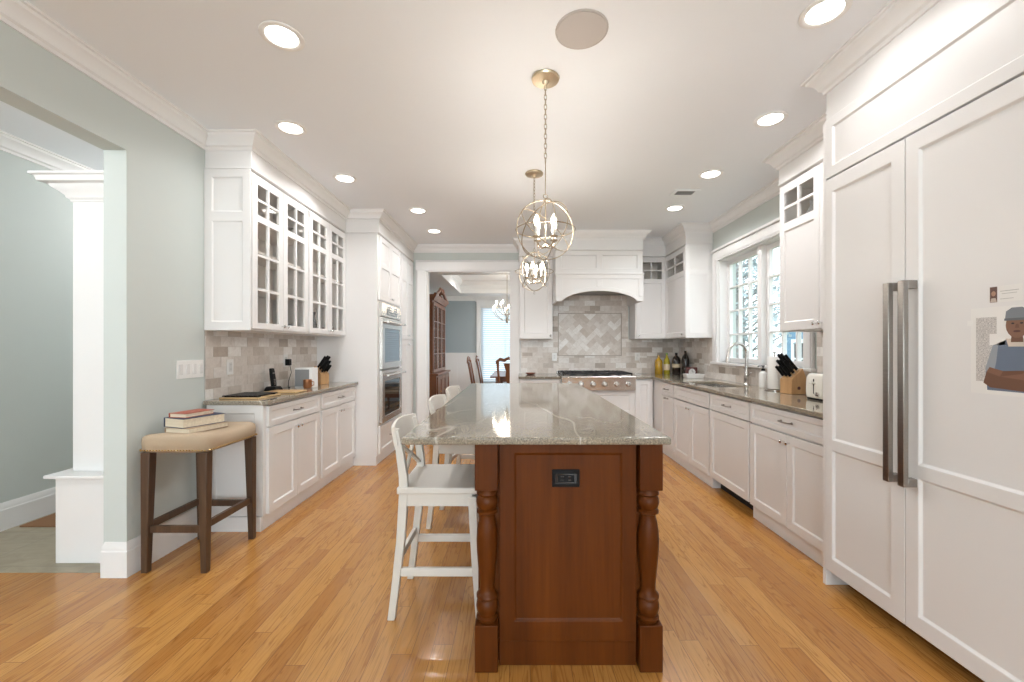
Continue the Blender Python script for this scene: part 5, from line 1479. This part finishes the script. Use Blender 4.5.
# dining chandelier
hx_, hy_, hz_ = -.20, 8.45, 2.02
t = thing('dining_chandelier', 'branching chandelier with many candle bulbs in the dining room', 'chandelier', (hx_, hy_, hz_))
obj('canopy', MB().lathe([(0, 0), (.07, 0), (.07, -.015), (.02, -.03), (0, -.031)], (hx_, hy_, 2.789), 20), 'champagne_dark', t)
obj('chain', MB().tube([(hx_, hy_, 2.76), (hx_, hy_, hz_ + .1)], .006, 8), 'champagne_dark', t)
obj('hub', MB().lathe([(0, -.24), (.02, -.22), (.03, -.17), (.012, -.13), (.015, 0), (.03, .04), (.012, .08), (.008, .12), (0, .12)], (hx_, hy_, hz_), 16), 'champagne_dark', t)
for k in range(12):
    a = R(30 * k + 8); c_, s_ = math.cos(a), math.sin(a); r = .30 if k % 2 else .21; dz = 0 if k % 2 else .10
    arm = obj('arm', MB().tube([(hx_ + .01 * c_, hy_ + .01 * s_, hz_ - .16 + dz), (hx_ + .35 * r * c_, hy_ + .35 * r * s_, hz_ - .17 + dz), (hx_ + .8 * r * c_, hy_ + .8 * r * s_, hz_ - .09 + dz), (hx_ + r * c_, hy_ + r * s_, hz_ + dz)], [.008, .007, .006, .006], 8), 'champagne_dark', t)
    x, y = hx_ + r * c_, hy_ + r * s_
    obj('candle_sleeve', MB().cyl((x, y, hz_ + dz), (x, y, hz_ + dz + .05), .010, .010, 10), 'ceramic', arm)
    obj('bulb', MB().lathe([(.006, 0), (.015, .015), (.015, .03), (.004, .065), (0, .07)], (x, y, hz_ + dz + .05), 10), 'bulb', arm)
d = bpy.data.lights.new('chandelier_lamp', 'POINT'); d.energy = 9; d.color = (1, .85, .68); d.shadow_soft_size = .2
l = bpy.data.objects.new('chandelier_lamp', d); COL.objects.link(l); l.parent = t; l.location = (0, 0, .22)

# ------------------------------------------------------------------ outside the sink window
m = MB().box(2.6, 40, -12, 45, -1.1, -.6)
struct('ground', m, 'lawn', smooth=False)
HX_, HYA, HYB_ = 10.0, 5.5, 15.8
mpN = face_nx(HX_)
t = thing('neighbouring_house', 'blue clapboard house with white trim outside the window', 'house', (14, 10.6, -.6))
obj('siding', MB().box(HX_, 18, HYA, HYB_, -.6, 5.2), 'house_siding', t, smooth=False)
obj('roof', MB().prism([(HX_ - .45, 5.2), (18.45, 5.2), (14, 8.4)], lambda u, v, w: (u, w, v), HYA - .4, HYB_ + .4), 'roof_grey', t)
m = MB().box(HYB_ - .14, HYB_ + .03, -.6, 5.2, -.1, .03, mpN); m.box(HYA - .03, HYA + .14, -.6, 5.2, -.1, .03, mpN); m.box(HYA, HYB_, 5.0, 5.2, 0, .05, mpN)
obj('corner_board', m, 'house_trim', t)
for x0, z0 in ((14.25, .2), (11.2, .2), (8.2, .2), (14.25, 3.2), (11.2, 3.2), (8.2, 3.2)):
    f = obj('window_frame', MB().grid(mpN, [x0, x0 + .14, x0 + .48, x0 + .52, x0 + .86, x0 + 1.0], [z0, z0 + .14, z0 + .68, z0 + .74, z0 + 1.26, z0 + 1.4], 0, .05, lambda u, v: 'h' if (x0 + .14 < u < x0 + .48 or x0 + .52 < u < x0 + .86) and (z0 + .14 < v < z0 + .68 or z0 + .74 < v < z0 + 1.26) else 's'), 'house_trim', t)
    obj('pane', MB().box(x0 + .1, x0 + .9, z0 + .1, z0 + 1.3, .005, .015, mpN), 'oven_glass', f)

def tree(label, x, y, h, crown_r, seed):
    rnd = random.Random(seed)
    t = thing('tree', label, 'tree', (x, y, -.6), 'trees outside the sink window')
    m = MB(); m.tube([(x, y, -.6), (x + .05, y, h * .35), (x - .05, y + .1, h * .75), (x, y, h)], [.16, .12, .07, .02], 8)
    tips = []
    for k in range(34):
        z = h * (.18 + .80 * k / 34); a = rnd.uniform(0, 6.28); L = crown_r * (1.15 - .8 * k / 34) * rnd.uniform(.7, 1.1)
        p0 = Vector((x, y, z)); p1 = p0 + Vector((math.cos(a) * L * .5, math.sin(a) * L * .5, L * .25)); p2 = p0 + Vector((math.cos(a) * L, math.sin(a) * L, L * .6))
        m.tube([p0, p1, p2], [.035, .022, .006], 5); tips += [(p1, L * .35), (p2, L * .35), ((p1 + p2) / 2, L * .4)]
    obj('trunk', m, 'bark', t)
    m = MB()
    for c, r in tips:
        for _ in range(13):
            p = c + Vector((rnd.gauss(0, .45), rnd.gauss(0, .45), rnd.gauss(0, .45))) * r * 1.3
            s = rnd.uniform(.05, .11); n1 = Vector((rnd.uniform(-1, 1), rnd.uniform(-1, 1), rnd.uniform(-1, 1))).normalized(); n2 = n1.orthogonal().normalized()
            m.poly([p + n1 * s, p + n2 * s * .6, p - n1 * s, p - n2 * s * .6])
    obj('foliage', m, 'leaf', t, recalc=False, smooth=False)
tree('loose grey-green tree in the middle of the sink window view', 9.4, 18.8, 6.6, 2.0, 3)
tree('bushy grey-green tree seen through the faucet side of the sink window', 6.0, 11.4, 4.2, 1.3, 4)
tree('tall grey-green tree behind the others outside the sink window', 12.6, 23.5, 9.0, 2.4, 5)
